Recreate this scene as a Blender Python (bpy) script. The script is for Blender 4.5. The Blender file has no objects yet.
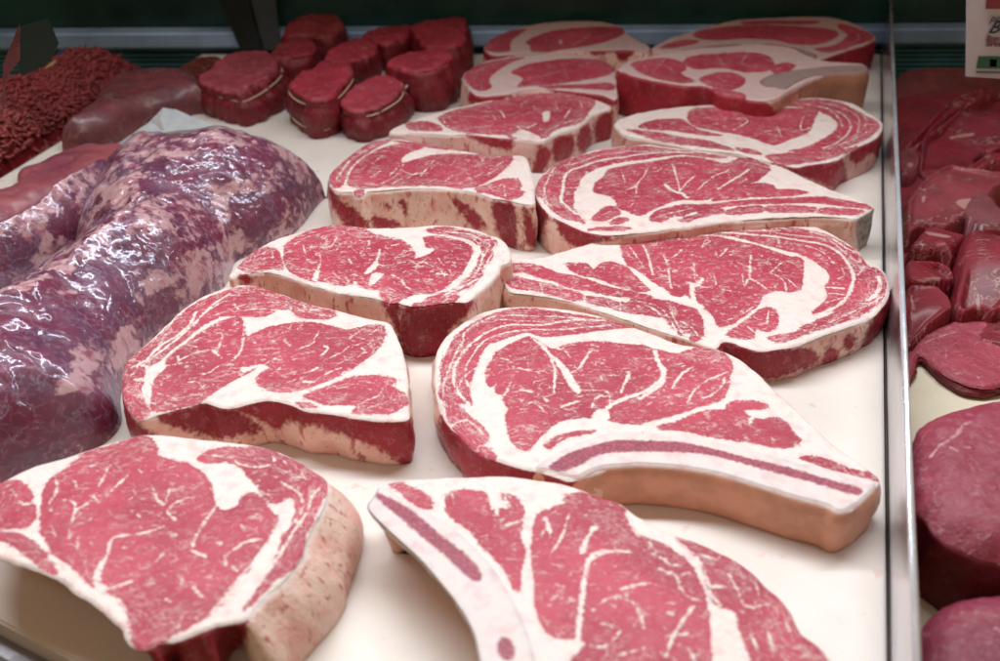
import bpy, bmesh, math, random
import numpy as np
from mathutils import Vector, noise as mnoise

random.seed(7); rng = np.random.default_rng(7)
S = bpy.context.scene
COL = S.collection

# ------------------------------------------------------------------ camera
FPX = 1050.0
PITCH = math.atan((330.5 + 363) / FPX)
HC = 0.40
cam = bpy.data.cameras.new('camera'); camo = bpy.data.objects.new('camera', cam)
COL.objects.link(camo)
camo.location = (0, 0, HC); camo.rotation_euler = (math.pi/2 - PITCH, 0, 0)
cam.sensor_width = 36; cam.lens = FPX/1000*36; cam.clip_start = 0.02; cam.clip_end = 60
cam.dof.use_dof = True; cam.dof.focus_distance = 0.70; cam.dof.aperture_fstop = 7.0
S.camera = camo
cp, sp = math.cos(PITCH), math.sin(PITCH)

def P(px, py, z=0.0):
    """where the sight line of a photo point meets the horizontal plane z (how the photo was measured)"""
    u = (px-500)/FPX; v = (330.5-py)/FPX
    dx, dy, dz = u, cp + v*sp, -sp + v*cp
    k = (z-HC)/dz
    return (k*dx, k*dy, z)
def Pn(a, z):
    return np.array([P(x, y, z)[:2] for x, y in a])
def proj(X, Y, Z):
    zc = Y*cp - (Z-HC)*sp; yc = Y*sp + (Z-HC)*cp
    return np.stack([500 + FPX*X/zc, 330.5 - FPX*yc/zc], 1)

def W(x0, y0, s, txt):
    v = [float(t) for t in txt.replace(',', ' ').split()]
    return [(x0+v[i]/s, y0+v[i+1]/s) for i in range(0, len(v), 2)]

def smooth(pts, n=4, closed=True):
    p = np.asarray(pts, float); m = len(p); out = []
    for i in range(m if closed else m-1):
        if closed: a, b, c, d = p[i-1], p[i], p[(i+1) % m], p[(i+2) % m]
        else: a, b, c, d = p[max(i-1, 0)], p[i], p[i+1], p[min(i+2, m-1)]
        for k in range(n):
            t = k/n
            out.append(.5*((2*b)+(c-a)*t+(2*a-5*b+4*c-d)*t*t+(3*b-a-3*c+d)*t**3))
    if not closed: out.append(p[-1])
    return np.array(out)

def seg_d2(p, a, b):
    ab = b-a; L = ab@ab
    t = np.clip(((p-a)@ab)/L, 0, 1) if L > 1e-12 else np.zeros(len(p))
    d = p-(a+t[:, None]*ab)
    return (d*d).sum(1)
def sdpoly(p, poly, margin=None):
    """signed distance, + inside"""
    poly = np.asarray(poly)
    if margin is not None:
        lo, hi = poly.min(0)-margin, poly.max(0)+margin
        sel = np.where((p >= lo).all(1) & (p <= hi).all(1))[0]
        out = np.full(len(p), -margin)
        if len(sel): out[sel] = np.maximum(sdpoly(p[sel], poly), -margin)
        return out
    d = np.full(len(p), 1e18); ins = np.zeros(len(p), bool)
    m = len(poly)
    for i in range(m):
        a, b = poly[i], poly[(i+1) % m]
        d = np.minimum(d, seg_d2(p, a, b))
        c = (a[1] > p[:, 1]) != (b[1] > p[:, 1])
        if c.any():
            xi = (b[0]-a[0])*(p[:, 1]-a[1])/((b[1]-a[1]) or 1e-12)+a[0]
            ins ^= c & (p[:, 0] < xi)
    d = np.sqrt(d)
    return np.where(ins, d, -d)
def sdline(p, line, margin=4.0):
    line = np.asarray(line)
    lo, hi = line.min(0)-margin, line.max(0)+margin
    sel = np.where((p >= lo).all(1) & (p <= hi).all(1))[0]
    out = np.full(len(p), margin)
    if len(sel):
        q = p[sel]; d = np.full(len(q), 1e18)
        if len(line) == 1: d = ((q-line[0])**2).sum(1)
        for i in range(len(line)-1): d = np.minimum(d, seg_d2(q, line[i], line[i+1]))
        out[sel] = np.minimum(np.sqrt(d), margin)
    return out
def wob(x, y, k, ph=0.0):
    return (np.sin(x*k+ph)+np.sin(y*k*1.13+1.7*ph+1)+np.sin((x+y)*k*.71+2.3*ph+2)+np.sin((x-y)*k*.83+.7*ph))/4
def vnoise(x, y, freq, seed=0):
    """numpy value noise 0..1"""
    xs, ys = x*freq+seed*17.3, y*freq+seed*9.1
    xi, yi = np.floor(xs).astype(np.int64), np.floor(ys).astype(np.int64)
    fx, fy = xs-xi, ys-yi; fx = fx*fx*(3-2*fx); fy = fy*fy*(3-2*fy)
    def h(a, b):
        n = (a*374761393+b*668265263+seed*1274126177) & 0x7fffffff
        n = ((n ^ (n >> 13))*1274126177) & 0x7fffffff
        return ((n ^ (n >> 16)) & 0xffff)/65535.0
    return (h(xi, yi)*(1-fx)+h(xi+1, yi)*fx)*(1-fy)+(h(xi, yi+1)*(1-fx)+h(xi+1, yi+1)*fx)*fy
def fbm(x, y, f, seed=0, n=3):
    s = 0; a = .5; t = 0
    for i in range(n): s = s+a*vnoise(x, y, f*2**i, seed+i*5); t += a; a *= .5
    return s/t

# ------------------------------------------------------------------ nodes
def mat(name):
    m = bpy.data.materials.new(name); m.use_nodes = True
    nt = m.node_tree; nt.nodes.clear()
    out = nt.nodes.new('ShaderNodeOutputMaterial'); b = nt.nodes.new('ShaderNodeBsdfPrincipled')
    nt.links.new(b.outputs[0], out.inputs[0])
    return m, nt, b, out
class N:
    def __init__(s, nt): s.nt = nt
    def put(s, sock, v):
        if isinstance(v, bpy.types.NodeSocket): s.nt.links.new(v, sock)
        elif v is not None: sock.default_value = v
    def math(s, op, a, b=None, c=None, clamp=False):
        n = s.nt.nodes.new('ShaderNodeMath'); n.operation = op; n.use_clamp = clamp
        for i, v in enumerate((a, b, c)): s.put(n.inputs[i], v) if v is not None else None
        return n.outputs[0]
    def ss(s, v, a, b, lo=0.0, hi=1.0):
        n = s.nt.nodes.new('ShaderNodeMapRange'); n.interpolation_type = 'SMOOTHSTEP'
        s.put(n.inputs['Value'], v); n.inputs['From Min'].default_value = a; n.inputs['From Max'].default_value = b
        n.inputs['To Min'].default_value = lo; n.inputs['To Max'].default_value = hi
        return n.outputs['Result']
    def mix(s, f, a, b):
        n = s.nt.nodes.new('ShaderNodeMix'); n.data_type = 'RGBA'
        s.put(n.inputs['Factor'], f)
        s.put([i for i in n.inputs if i.identifier == 'A_Color'][0], a if isinstance(a, bpy.types.NodeSocket) else (*a, 1))
        s.put([i for i in n.inputs if i.identifier == 'B_Color'][0], b if isinstance(b, bpy.types.NodeSocket) else (*b, 1))
        return [o for o in n.outputs if o.identifier == 'Result_Color'][0]
    def noise(s, vec, scale, detail=2.0, rough=.5, dist=0.0, out='Fac'):
        n = s.nt.nodes.new('ShaderNodeTexNoise')
        s.put(n.inputs['Vector'], vec); n.inputs['Scale'].default_value = scale
        n.inputs['Detail'].default_value = detail; n.inputs['Roughness'].default_value = rough
        n.inputs['Distortion'].default_value = dist
        return n.outputs[out]
    def coord(s, loc=(0, 0, 0), rot=(0, 0, 0), scale=(1, 1, 1)):
        t = s.nt.nodes.new('ShaderNodeTexCoord'); m = s.nt.nodes.new('ShaderNodeMapping')
        m.inputs['Location'].default_value = loc; m.inputs['Rotation'].default_value = rot; m.inputs['Scale'].default_value = scale
        s.nt.links.new(t.outputs['Object'], m.inputs['Vector'])
        return m.outputs[0]
    def attr(s, name):
        a = s.nt.nodes.new('ShaderNodeAttribute'); a.attribute_name = name
        x = s.nt.nodes.new('ShaderNodeSeparateXYZ'); s.nt.links.new(a.outputs['Vector'], x.inputs[0])
        return x.outputs
    def bump(s, h, dist, strength=1.0, normal=None):
        b = s.nt.nodes.new('ShaderNodeBump'); b.inputs['Distance'].default_value = dist
        b.inputs['Strength'].default_value = strength; s.put(b.inputs['Height'], h)
        if normal is not None: s.put(b.inputs['Normal'], normal)
        return b.outputs[0]
def sss(b, w, scale=.003, rad=(1, .35, .25)):
    b.inputs['Subsurface Weight'].default_value = w; b.inputs['Subsurface Scale'].default_value = scale
    b.inputs['Subsurface Radius'].default_value = rad

def steak_mat(name, rot=0.6, red=(.52, .062, .102), red2=(.42, .038, .070), fat=(.82, .695, .645), sidefat=(.86, .60, .50),
              sidered=(.36, .018, .034), marb=1.0, seed=0.0, gloss=.42, grain=2.6, RIM=19.0, bmp=.0016):
    m, nt, b, out = mat(name); n = N(nt)
    md = n.attr('md'); field, grey, side = md[0], md[1], md[2]
    co = n.coord(loc=(seed, seed*.7, 0))
    st = n.coord(loc=(seed, seed*.3, 0), rot=(0, 0, rot), scale=(1, 1+(grain-1)*.6, 1))
    d1 = n.math('SUBTRACT', n.noise(co, 260, 2), .5); d2 = n.math('SUBTRACT', n.noise(co, 900, 2), .5)
    d3 = n.math('SUBTRACT', n.noise(co, 480, 3, .6), .5)
    sm_ = n.math('ADD', 1.0, n.math('MULTIPLY', side, 1.8))
    f = n.math('ADD', n.math('ADD', n.math('MULTIPLY', n.math('MULTIPLY', d1, 2.6), sm_), n.math('ADD', n.math('MULTIPLY', d2, 1.6), n.math('MULTIPLY', d3, 2.6))), n.math('ADD', field, .20))
    ar = nt.nodes.new('ShaderNodeAttribute'); ar.attribute_name = 'rim'
    f = n.math('ADD', f, n.math('MULTIPLY', n.ss(ar.outputs['Fac'], .6, 5.0, 1.7, 0), n.math('MULTIPLY', n.ss(n.noise(co, 24, 2), .44, .58), n.ss(field, -2.9, -2.0))))
    mus = n.math('ADD', n.math('MULTIPLY', n.ss(f, -.62, .50), n.math('SUBTRACT', 1.0, side)), n.math('MULTIPLY', n.ss(f, -2.4, 1.6), side))
    at = nt.nodes.new('ShaderNodeAttribute'); at.attribute_name = 'rim'
    rv = nt.nodes.new('ShaderNodeCombineXYZ'); sx = nt.nodes.new('ShaderNodeSeparateXYZ'); nt.links.new(co, sx.inputs[0])
    n.put(rv.inputs[0], n.math('MULTIPLY', sx.outputs[0], 75)); n.put(rv.inputs[1], n.math('MULTIPLY', sx.outputs[1], 75)); n.put(rv.inputs[2], n.math('MULTIPLY', at.outputs['Fac'], .26))
    # marbling: branching seams and short flecks laid along the grain
    r1 = n.ss(n.math('ABSOLUTE', n.math('SUBTRACT', n.noise(st, 95, 3, .55, .8), .5)), 0.0, .040, 1, 0)
    r1 = n.math('MULTIPLY', r1, n.ss(n.noise(co, 75, 2), .48, .66, 0, .62))
    fl = n.ss(n.noise(st, 210, 3, .55, .9), .575, .68)
    fl2 = n.ss(n.noise(co, 560, 3, .6, .8), .58, .72)
    dn = nt.nodes.new('ShaderNodeVectorMath'); dn.operation = 'MULTIPLY_ADD'
    n.put(dn.inputs[0], n.noise(co, 120, 3, .6, out='Color')); dn.inputs[1].default_value = (.016, .016, .016); n.put(dn.inputs[2], st)
    vo = nt.nodes.new('ShaderNodeTexVoronoi'); vo.feature = 'DISTANCE_TO_EDGE'; vo.inputs['Scale'].default_value = 62; n.put(vo.inputs['Vector'], dn.outputs[0])
    net = n.ss(vo.outputs['Distance'], .012, .070, 1, 0); net = n.math('MULTIPLY', net, n.ss(n.noise(co, 85, 3, .6), .53, .64))
    vo2 = nt.nodes.new('ShaderNodeTexVoronoi'); vo2.feature = 'DISTANCE_TO_EDGE'; vo2.inputs['Scale'].default_value = 150; n.put(vo2.inputs['Vector'], dn.outputs[0])
    net2 = n.ss(vo2.outputs['Distance'], .01, .12, .7, 0); net2 = n.math('MULTIPLY', net2, n.ss(n.noise(co, 150, 3, .6), .56, .72))
    r1 = n.math('MAXIMUM', r1, n.math('MAXIMUM', n.math('MULTIPLY', net, .85), net2))
    fl = n.math('MAXIMUM', n.math('MULTIPLY', fl, n.ss(n.noise(co, 45, 1), .38, .55, .35, 1.0)), n.math('MULTIPLY', fl2, .30))
    lace = n.ss(n.math('ABSOLUTE', n.math('SUBTRACT', n.noise(rv.outputs[0], 1.0, 3, .6, .35), .5)), 0, .045, 1, 0)
    lace = n.math('MULTIPLY', lace, n.ss(at.outputs['Fac'], RIM*.6, RIM*1.15, 1, 0))
    lace = n.math('MULTIPLY', lace, n.ss(n.noise(co, 110, 2), .36, .52, .1, .95))
    r1 = n.math('MAXIMUM', r1, lace)
    mb = n.math('MULTIPLY', n.math('MAXIMUM', n.math('MULTIPLY', r1, .9), n.math('MULTIPLY', fl, 1.0)), marb, clamp=True)
    mb = n.math('MULTIPLY', mb, n.ss(side, .2, .8, 1, .25))
    # colours
    low = n.ss(n.noise(co, 28, 3), .35, .65)
    rc = n.mix(low, red, red2); rc = n.mix(n.ss(n.noise(co, 11, 2), .38, .62, 0, .40), rc, tuple(x*.68 for x in red2))
    fib = n.noise(st, 1300, 2, .6)
    rc = n.mix(n.ss(fib, .35, .75, 0, .14), rc, tuple(min(1, c*1.5+.02) for c in red))
    rc = n.mix(n.ss(side, .3, .9), rc, n.mix(low, sidered, tuple(c*.72 for c in sidered)))
    stain = n.ss(n.noise(co, 120, 4, .6), .48, .72)
    fc = n.mix(n.math('MULTIPLY', stain, .55), fat, (.76, .44, .42))
    isl = n.ss(n.noise(rv.outputs[0], 1.7, 4, .65, .3), .54, .62, 0, .75)
    isl = n.math('MULTIPLY', isl, n.ss(field, -3.2, -.6, .0, 1)); isl = n.math('MULTIPLY', isl, n.ss(at.outputs['Fac'], RIM*.7, RIM*1.3, 1, .35))
    isl = n.math('MULTIPLY', isl, n.ss(at.outputs['Fac'], .4, 1.6))
    fc = n.mix(isl, fc, (.50, .09, .12))
    sf = n.mix(n.ss(n.noise(co, 60, 4, .6), .42, .70), sidefat, (.80, .42, .36))
    vs = n.coord(loc=(seed, 0, 0), rot=(0, .35, 0), scale=(1, 1, .30))
    sf = n.mix(n.ss(n.noise(vs, 190, 4, .65, .4), .56, .66, 0, .8), sf, (.44, .07, .07))
    fc = n.mix(n.ss(side, .3, .9), fc, sf)
    rc = n.mix(n.math('MULTIPLY', mb, .68), rc, tuple(c*.98 for c in fat))
    c = n.mix(mus, fc, rc)
    gc = n.mix(n.ss(n.noise(co, 300, 3), .4, .65), (.42, .36, .28), (.20, .14, .12))
    c = n.mix(grey, c, gc)
    n.put(b.inputs['Base Color'], c)
    n.put(b.inputs['Roughness'], n.ss(n.noise(co, 220, 3), .3, .7, gloss-.10, gloss+.14))
    b.inputs['Specular IOR Level'].default_value = .30
    b.inputs['Coat Weight'].default_value = .22; b.inputs['Coat Roughness'].default_value = .22
    n.put(b.inputs['Coat Normal'], n.bump(n.noise(co, 240, 4, .6), .0035, .8))
    h = n.math('ADD', n.math('MULTIPLY', n.noise(st, 420, 3, .6), .6), n.math('MULTIPLY', n.math('MAXIMUM', n.math('SUBTRACT', 1.0, mus), mb), .45))
    h = n.math('ADD', h, n.math('MULTIPLY', n.noise(co, 90, 2), .9))
    n.put(b.inputs['Normal'], n.bump(h, bmp, .55))
    sss(b, .18)
    return m
def bone_mat(name, top=(.74, .63, .60), marrow=(.24, .05, .075), side=(.72, .37, .25)):
    m, nt, b, out = mat(name); n = N(nt)
    md = n.attr('md'); co = n.coord()
    f = n.math('ADD', n.math('ADD', md[0], .8), n.math('MULTIPLY', n.math('SUBTRACT', n.noise(co, 400, 3), .5), 3.4))
    mw = n.ss(f, -1.1, .9)
    t = n.mix(n.ss(n.noise(co, 120, 4), .45, .75, 0, .6), top, tuple(x*y for x, y in zip(top, (.84, .62, .66))))
    mc = n.mix(n.ss(n.noise(co, 700, 4, .7), .42, .62), marrow, tuple(min(1, x*1.9) for x in marrow))
    c = n.mix(mw, t, mc)
    s_ = n.mix(n.ss(n.noise(co, 70, 4), .35, .7), side, tuple(x*.80 for x in side))
    c = n.mix(n.ss(md[2], .3, .9), c, s_)
    n.put(b.inputs['Base Color'], c); b.inputs['Roughness'].default_value = .5
    b.inputs['Specular IOR Level'].default_value = .35
    n.put(b.inputs['Normal'], n.bump(n.noise(co, 500, 3), .0006, .4)); sss(b, .15)
    return m

# ------------------------------------------------------------------ mesh builders
def mkmesh(name, V, F, material, md=None, rim=None, parent=None, loc=None, smooth_=True):
    me = bpy.data.meshes.new(name)
    V = np.asarray(V, float)
    if loc is None: loc = Vector((0, 0, 0)) if parent else Vector((V[:, 0].mean(), V[:, 1].mean(), V[:, 2].min()))
    off = np.array(loc)
    if parent is not None: off = np.array(parent.location)
    V = V-off
    me.from_pydata(V.tolist(), [], F if isinstance(F, list) else F.tolist())
    if md is not None:
        a = me.attributes.new('md', 'FLOAT_VECTOR', 'POINT'); a.data.foreach_set('vector', np.asarray(md, np.float32).ravel())
    if rim is not None:
        a = me.attributes.new('rim', 'FLOAT', 'POINT'); a.data.foreach_set('value', np.asarray(rim, np.float32))
    me.materials.append(material)
    me.update()
    if smooth_: me.polygons.foreach_set('use_smooth', [True]*len(me.polygons))
    o = bpy.data.objects.new(name, me); COL.objects.link(o)
    if parent is not None: o.parent = parent
    else: o.location = loc
    return o
def tag(o, label=None, cat=None, group=None, kind=None):
    if label: o['label'] = label
    if cat: o['category'] = cat
    if group: o['group'] = group
    if kind: o['kind'] = kind
    return o

def sheet(poly, g):
    """grid of quads filling a polygon (m), border verts pulled onto it; returns XY, faces, sd"""
    lo, hi = poly.min(0)-g, poly.max(0)+g
    nx, ny = int((hi[0]-lo[0])/g)+1, int((hi[1]-lo[1])/g)+1
    X, Y = np.meshgrid(lo[0]+np.arange(nx)*g, lo[1]+np.arange(ny)*g, indexing='ij')
    p = np.stack([X.ravel(), Y.ravel()], 1)
    sd = sdpoly(p, poly)
    S_ = sd.reshape(nx, ny)
    keep = S_ > -.45*g
    cell = keep[:-1, :-1] & keep[1:, :-1] & keep[1:, 1:] & keep[:-1, 1:]
    idx = np.arange(nx*ny).reshape(nx, ny)
    ci, cj = np.where(cell)
    F = np.stack([idx[ci, cj], idx[ci+1, cj], idx[ci+1, cj+1], idx[ci, cj+1]], 1)
    cnt = np.zeros(nx*ny, int); np.add.at(cnt, F.ravel(), 1)
    bd = np.where((cnt > 0) & (cnt < 4))[0]
    q = p[bd]; best = np.full(len(q), 1e18); near = q.copy()
    m = len(poly)
    for i in range(m):
        a, b = poly[i], poly[(i+1) % m]; ab = b-a; L = ab@ab
        if L < 1e-16: continue
        t = np.clip(((q-a)@ab)/L, 0, 1); c = a+t[:, None]*ab; d = ((q-c)**2).sum(1)
        s = d < best; best[s] = d[s]; near[s] = c[s]
    p[bd] = near; sd[bd] = 0
    used = np.where(cnt > 0)[0]; remap = np.full(nx*ny, -1); remap[used] = np.arange(len(used))
    return p[used], remap[F], np.maximum(sd[used], 0)

def resample(poly, step):
    p = np.vstack([poly, poly[:1]]); d = np.r_[0, np.cumsum(np.hypot(*(np.diff(p, axis=0).T)))]
    n = max(12, int(d[-1]/step)); t = np.linspace(0, d[-1], n, endpoint=False)
    return np.stack([np.interp(t, d, p[:, 0]), np.interp(t, d, p[:, 1])], 1)
def normals(poly):
    t = np.roll(poly, -2, 0)-np.roll(poly, 2, 0); n = np.stack([t[:, 1], -t[:, 0]], 1)
    n /= np.linalg.norm(n, axis=1)[:, None]+1e-12
    A = np.sum(poly[:, 0]*np.roll(poly[:, 1], -1)-np.roll(poly[:, 0], -1)*poly[:, 1])
    return n if A > 0 else -n
def walls(poly, zt, zb, prof, rows, inset=.0016):
    """side wall of an extruded outline; prof(s, ring xy) -> outward offset (m)"""
    nrm = normals(poly); m = len(poly); V = [np.c_[poly-nrm*inset, np.full(m, zt-.0004)], np.c_[poly, np.full(m, zt-.0007)]]
    for r in range(1, rows+1):
        s = r/rows; V.append(np.c_[poly+nrm*prof(s, poly)[:, None], np.full(m, zt-.0007-(zt-.0007-zb)*s)])
    R = len(V); V = np.vstack(V); i = np.arange(m); j = (i+1) % m; F = []
    A = np.sum(poly[:, 0]*np.roll(poly[:, 1], -1)-np.roll(poly[:, 0], -1)*poly[:, 1])
    for r in range(R-1):
        q = np.stack([r*m+i, (r+1)*m+i, (r+1)*m+j, r*m+j], 1)
        F.append(q if A > 0 else q[:, ::-1])
    return V, np.vstack(F), i+(R-1)*m

WORLD_STEAKS = []
def cut(name, outline, t, material, ops=(), side=(), greys=(), g=.0008, z0=0.0, bulge=.0015, ph=1.0, label=None, cat='steak',
        group=None, round_=.0012, parent=None, flare=None, und=.0008, sideall=None, zl=None, pinch=None, ragged=.0005, rough=.0008):
    """a slice of meat: traced outline lying at height t, thickness t; ops = muscle polygons and seams"""
    zt = z0+t
    poly = smooth(Pn(outline, zt), 4)
    poly = resample(poly, .0015)
    nz = (fbm(poly[:, 0], poly[:, 1], 150, int(ph*10), 3)-.5)*2*ragged+(fbm(poly[:, 0], poly[:, 1], 45, int(ph*7)+3, 2)-.5)*2*ragged*1.6
    poly = poly+normals(poly)*nz[:, None]
    p, F, sd = sheet(poly, g)
    pm = p*1000
    f = np.full(len(p), -3.0)
    for kind, pts, *w in ops:
        q = np.array([P(x, y, zt)[:2] for x, y in pts])*1000
        if kind == 'M': f = np.maximum(f, sdpoly(pm, smooth(q, 3), 3.5)+.45)
        elif kind == 'F': f = np.minimum(f, -sdpoly(pm, smooth(q, 3), 3.0))
        elif kind == 'V':
            # seam width was traced in photo pixels; mm per pixel at this distance
            cx, cy = np.mean([a for a, b in pts]), np.mean([b for a, b in pts])
            mmpx = abs(P(cx+1, cy, zt)[0]-P(cx, cy, zt)[0])*1000
            line = smooth(q, 3, closed=False) if len(q) > 1 else q
            f = np.minimum(f, sdline(pm, line, 4.0)-w[0]*mmpx*.5*.88-.10)
    z = zt + und*wob(p[:, 0], p[:, 1], 60, ph) + rough*(fbm(p[:, 0], p[:, 1], 120, int(ph*5)+2, 3)-.5)*1.2 - round_*np.clip(1-sd/max(.0026, round_*1.9), 0, 1)**2.2
    grey = np.zeros(len(p))
    for gp in greys:
        grey = np.maximum(grey, np.clip(sdpoly(pm, smooth(Pn(gp, zt)*1000, 3), 3.0)+.5, 0, 1))
    mdt = np.stack([f, grey, np.zeros(len(p))], 1)
    def prof(s, pl):
        o = bulge*math.sin(math.pi*min(1, s*1.05))+rough*3*(fbm(pl[:, 0]+pl[:, 1]*.3, pl[:, 1]-s*.02, 95, 13, 3)-.5)*min(1, s*5)+.0014*wob(pl[:, 0], pl[:, 1], 130, ph+s*2.2)*(s > .12)+.0006*s
        if pinch:
            for pz, amt in pinch: o = o-amt*math.exp(-((s-pz)/.06)**2)
        for fx, fy, amt in (flare or ()):
            nn = normals(pl); o = o+np.clip((nn@np.array((fx, fy))-.25)*1.6, 0, 1)*amt*math.sin(min(s, 1)*math.pi/2)
        return o
    rows = 12
    SV, SF, lastring = walls(poly, zt-round_+.0003, z0+.0002, prof, rows)
    ps = proj(SV[:, 0], SV[:, 1], SV[:, 2])
    mm = 1000/FPX*np.hypot(np.hypot(SV[:, 0], SV[:, 1]), SV[:, 2]-HC)
    fs = np.full(len(SV), -3.0)
    if sideall is not None: fs[:] = sideall
    for sp_ in side:
        kind, pts = sp_ if isinstance(sp_[0], str) else ('M', sp_)
        d = sdpoly(ps, smooth(pts, 3), 12.0)*mm
        if kind == 'M': fs = np.maximum(fs, d)
        else: fs = np.minimum(fs, -d)
    gs = np.zeros(len(SV))
    for gp in greys: gs = np.maximum(gs, np.clip(sdpoly(ps, smooth(gp, 3), 12.0)*mm*.6+.3, 0, 1))
    m = len(poly)
    sm = np.ones(len(SV)); sm[:m] = 0; sm[m:2*m] = .35
    # first ring lies under the top sheet: give it the top's field so that no wrong colour shows through
    mds = np.stack([fs, gs, sm], 1)
    V = np.vstack([np.c_[p, z], SV]); FF = F.tolist()+(SF+len(p)).tolist()
    FF.append([int(k)+len(p) for k in lastring])
    o = mkmesh(name, V, FF, material, np.vstack([mdt, mds]), rim=np.r_[sd*1000, np.full(len(SV), 60.0)], parent=parent)
    if parent is None: tag(o, label, cat, group)
    elif label: o['label'] = label
    return o

def bone(parent, outline, t, material, marrow=(), z0=0.0, g=.001, bulge=.0006, depth=1.0, flare=None):
    """a rib bone set in the slice, its sawn face flush and a hair proud"""
    zt = z0+t+.0011
    poly = resample(smooth(Pn(outline, zt), 4), .0015)
    p, F, sd = sheet(poly, g); pm = p*1000
    f = np.full(len(p), -3.0)
    for q in marrow: f = np.maximum(f, sdpoly(pm, smooth(Pn(q, zt)*1000, 3), 3.0))
    z = zt-.0003*np.clip(1-sd/.002, 0, 1)**2
    poly2 = poly+normals(poly)*.0009
    SV, SF, last = walls(poly2, zt+.0001, z0+.0003+(1-depth)*t, lambda s, pl: bulge*math.sin(math.pi*s)+.0006*wob(pl[:, 0], pl[:, 1], 90, s)+.0026*min(1, s*5)+(np.clip((normals(pl)@np.array(flare[:2])-.1)*1.6, 0, 1)*flare[2]*math.sin(s*math.pi/2) if flare else 0), 10, inset=.003)
    m = len(poly2); sm = np.ones(len(SV)); sm[:m] = 0; sm[m:2*m] = .2
    md = np.vstack([np.stack([f, f*0, f*0], 1), np.stack([sm*0-3, sm*0, sm], 1)])
    FF = F.tolist()+(SF+len(p)).tolist(); FF.append([int(k)+len(p) for k in last])
    return mkmesh('bone', np.vstack([np.c_[p, z], SV]), FF, material, md, parent=parent)

def mound(name, outline, H, R, material, ops=(), g=.002, z0=0.0, bumps=((0, 0),), power=2.0, label=None, cat='meat', group=None,
          parent=None, extra=None, lift=0.0, sd_noise=.0, keep=False):
    """a soft lump: traced footprint (px, py, height of the traced point), dome height H reached R inside the edge"""
    poly = resample(smooth(np.array([P(a[0], a[1], z0+(a[2] if len(a) > 2 else 0))[:2] for a in outline]), 4), .003)
    p, F, sd = sheet(poly, g)
    s = np.clip(sd/R, 0, 1)
    dome = (1-(1-s)**power)**(1/power)
    z = H*dome
    for k, a in bumps:
        if a: z = z + a*(fbm(p[:, 0], p[:, 1], k, int(k) % 97, 3)-.5)*2*np.clip(s*2, 0, 1)
    if extra is not None: z = z + extra(p, s, z)
    z = np.maximum(z, .0003+z*0)+z0+lift
    f = np.full(len(p), -3.0)
    X = np.c_[p, z]
    if ops:
        ps = proj(p[:, 0], p[:, 1], z)
        mm = 1000/FPX*np.hypot(p[:, 1], HC-z)
        for kind, pts, *w in ops:
            if kind == 'M': f = np.maximum(f, sdpoly(ps, smooth(pts, 3), 12.0)*mm)
            elif kind == 'F': f = np.minimum(f, -sdpoly(ps, smooth(pts, 3), 12.0)*mm)
            else: f = np.minimum(f, sdline(ps, smooth(pts, 3, False), 12.0)*mm-w[0]*mm*.5)
    md = np.stack([f, sd*1000, s], 1)
    o = mkmesh(name, X, F, material, md, parent=parent)
    if parent is None: tag(o, label, cat, group)
    elif label: o['label'] = label
    return (o, p, F, sd, X) if keep else o

def box(name, lo, hi, material, parent=None, bevel=0.0):
    bm = bmesh.new(); bmesh.ops.create_cube(bm, size=1)
    c = [(a+b)/2 for a, b in zip(lo, hi)]; d = [b-a for a, b in zip(lo, hi)]
    for v in bm.verts: v.co = Vector((v.co.x*d[0]+c[0], v.co.y*d[1]+c[1], v.co.z*d[2]+c[2]))
    if bevel: bmesh.ops.bevel(bm, geom=bm.edges[:], offset=bevel, segments=3, affect='EDGES')
    return bmobj(name, bm, material, parent)
def bmobj(name, bm, material, parent=None, loc=None, smooth_=False):
    me = bpy.data.meshes.new(name)
    if parent is not None: off = Vector(parent.location)
    else:
        off = loc or Vector((sum(v.co.x for v in bm.verts)/len(bm.verts), sum(v.co.y for v in bm.verts)/len(bm.verts), min(v.co.z for v in bm.verts)))
    for v in bm.verts: v.co -= off
    bm.to_mesh(me); bm.free(); me.materials.append(material)
    if smooth_: me.polygons.foreach_set('use_smooth', [True]*len(me.polygons))
    o = bpy.data.objects.new(name, me); COL.objects.link(o)
    if parent is not None: o.parent = parent
    else: o.location = off
    return o
def tube_bm(bm, pts, r, n=6, closed=False):
    pts = [Vector(p) for p in pts]; m = len(pts); rings = []
    for i, p in enumerate(pts):
        a = pts[(i-1) % m] if (closed or i) else p; b = pts[(i+1) % m] if (closed or i < m-1) else p
        t = (b-a).normalized() if (b-a).length > 1e-9 else Vector((1, 0, 0))
        u = t.cross(Vector((0, 0, 1)))
        if u.length < 1e-3: u = t.cross(Vector((0, 1, 0)))
        u.normalize(); v = t.cross(u)
        rr = r[i] if isinstance(r, (list, tuple)) else r
        rings.append([bm.verts.new(p+(u*math.cos(2*math.pi*k/n)+v*math.sin(2*math.pi*k/n))*rr) for k in range(n)])
    for i in range(m if closed else m-1):
        A, B = rings[i], rings[(i+1) % m]
        for k in range(n): bm.faces.new((A[k], A[(k+1) % n], B[(k+1) % n], B[k]))
    if not closed:
        bm.faces.new(rings[0][::-1]); bm.faces.new(rings[-1])
def prism_bm(bm, pts, z0, z1):
    a = [bm.verts.new((x, y, z0)) for x, y in pts]; b = [bm.verts.new((x, y, z1)) for x, y in pts]
    n = len(pts); bm.faces.new(a[::-1]); bm.faces.new(b)
    for i in range(n): bm.faces.new((a[i], a[(i+1) % n], b[(i+1) % n], b[i]))
    bmesh.ops.recalc_face_normals(bm, faces=bm.faces[:])


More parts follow.
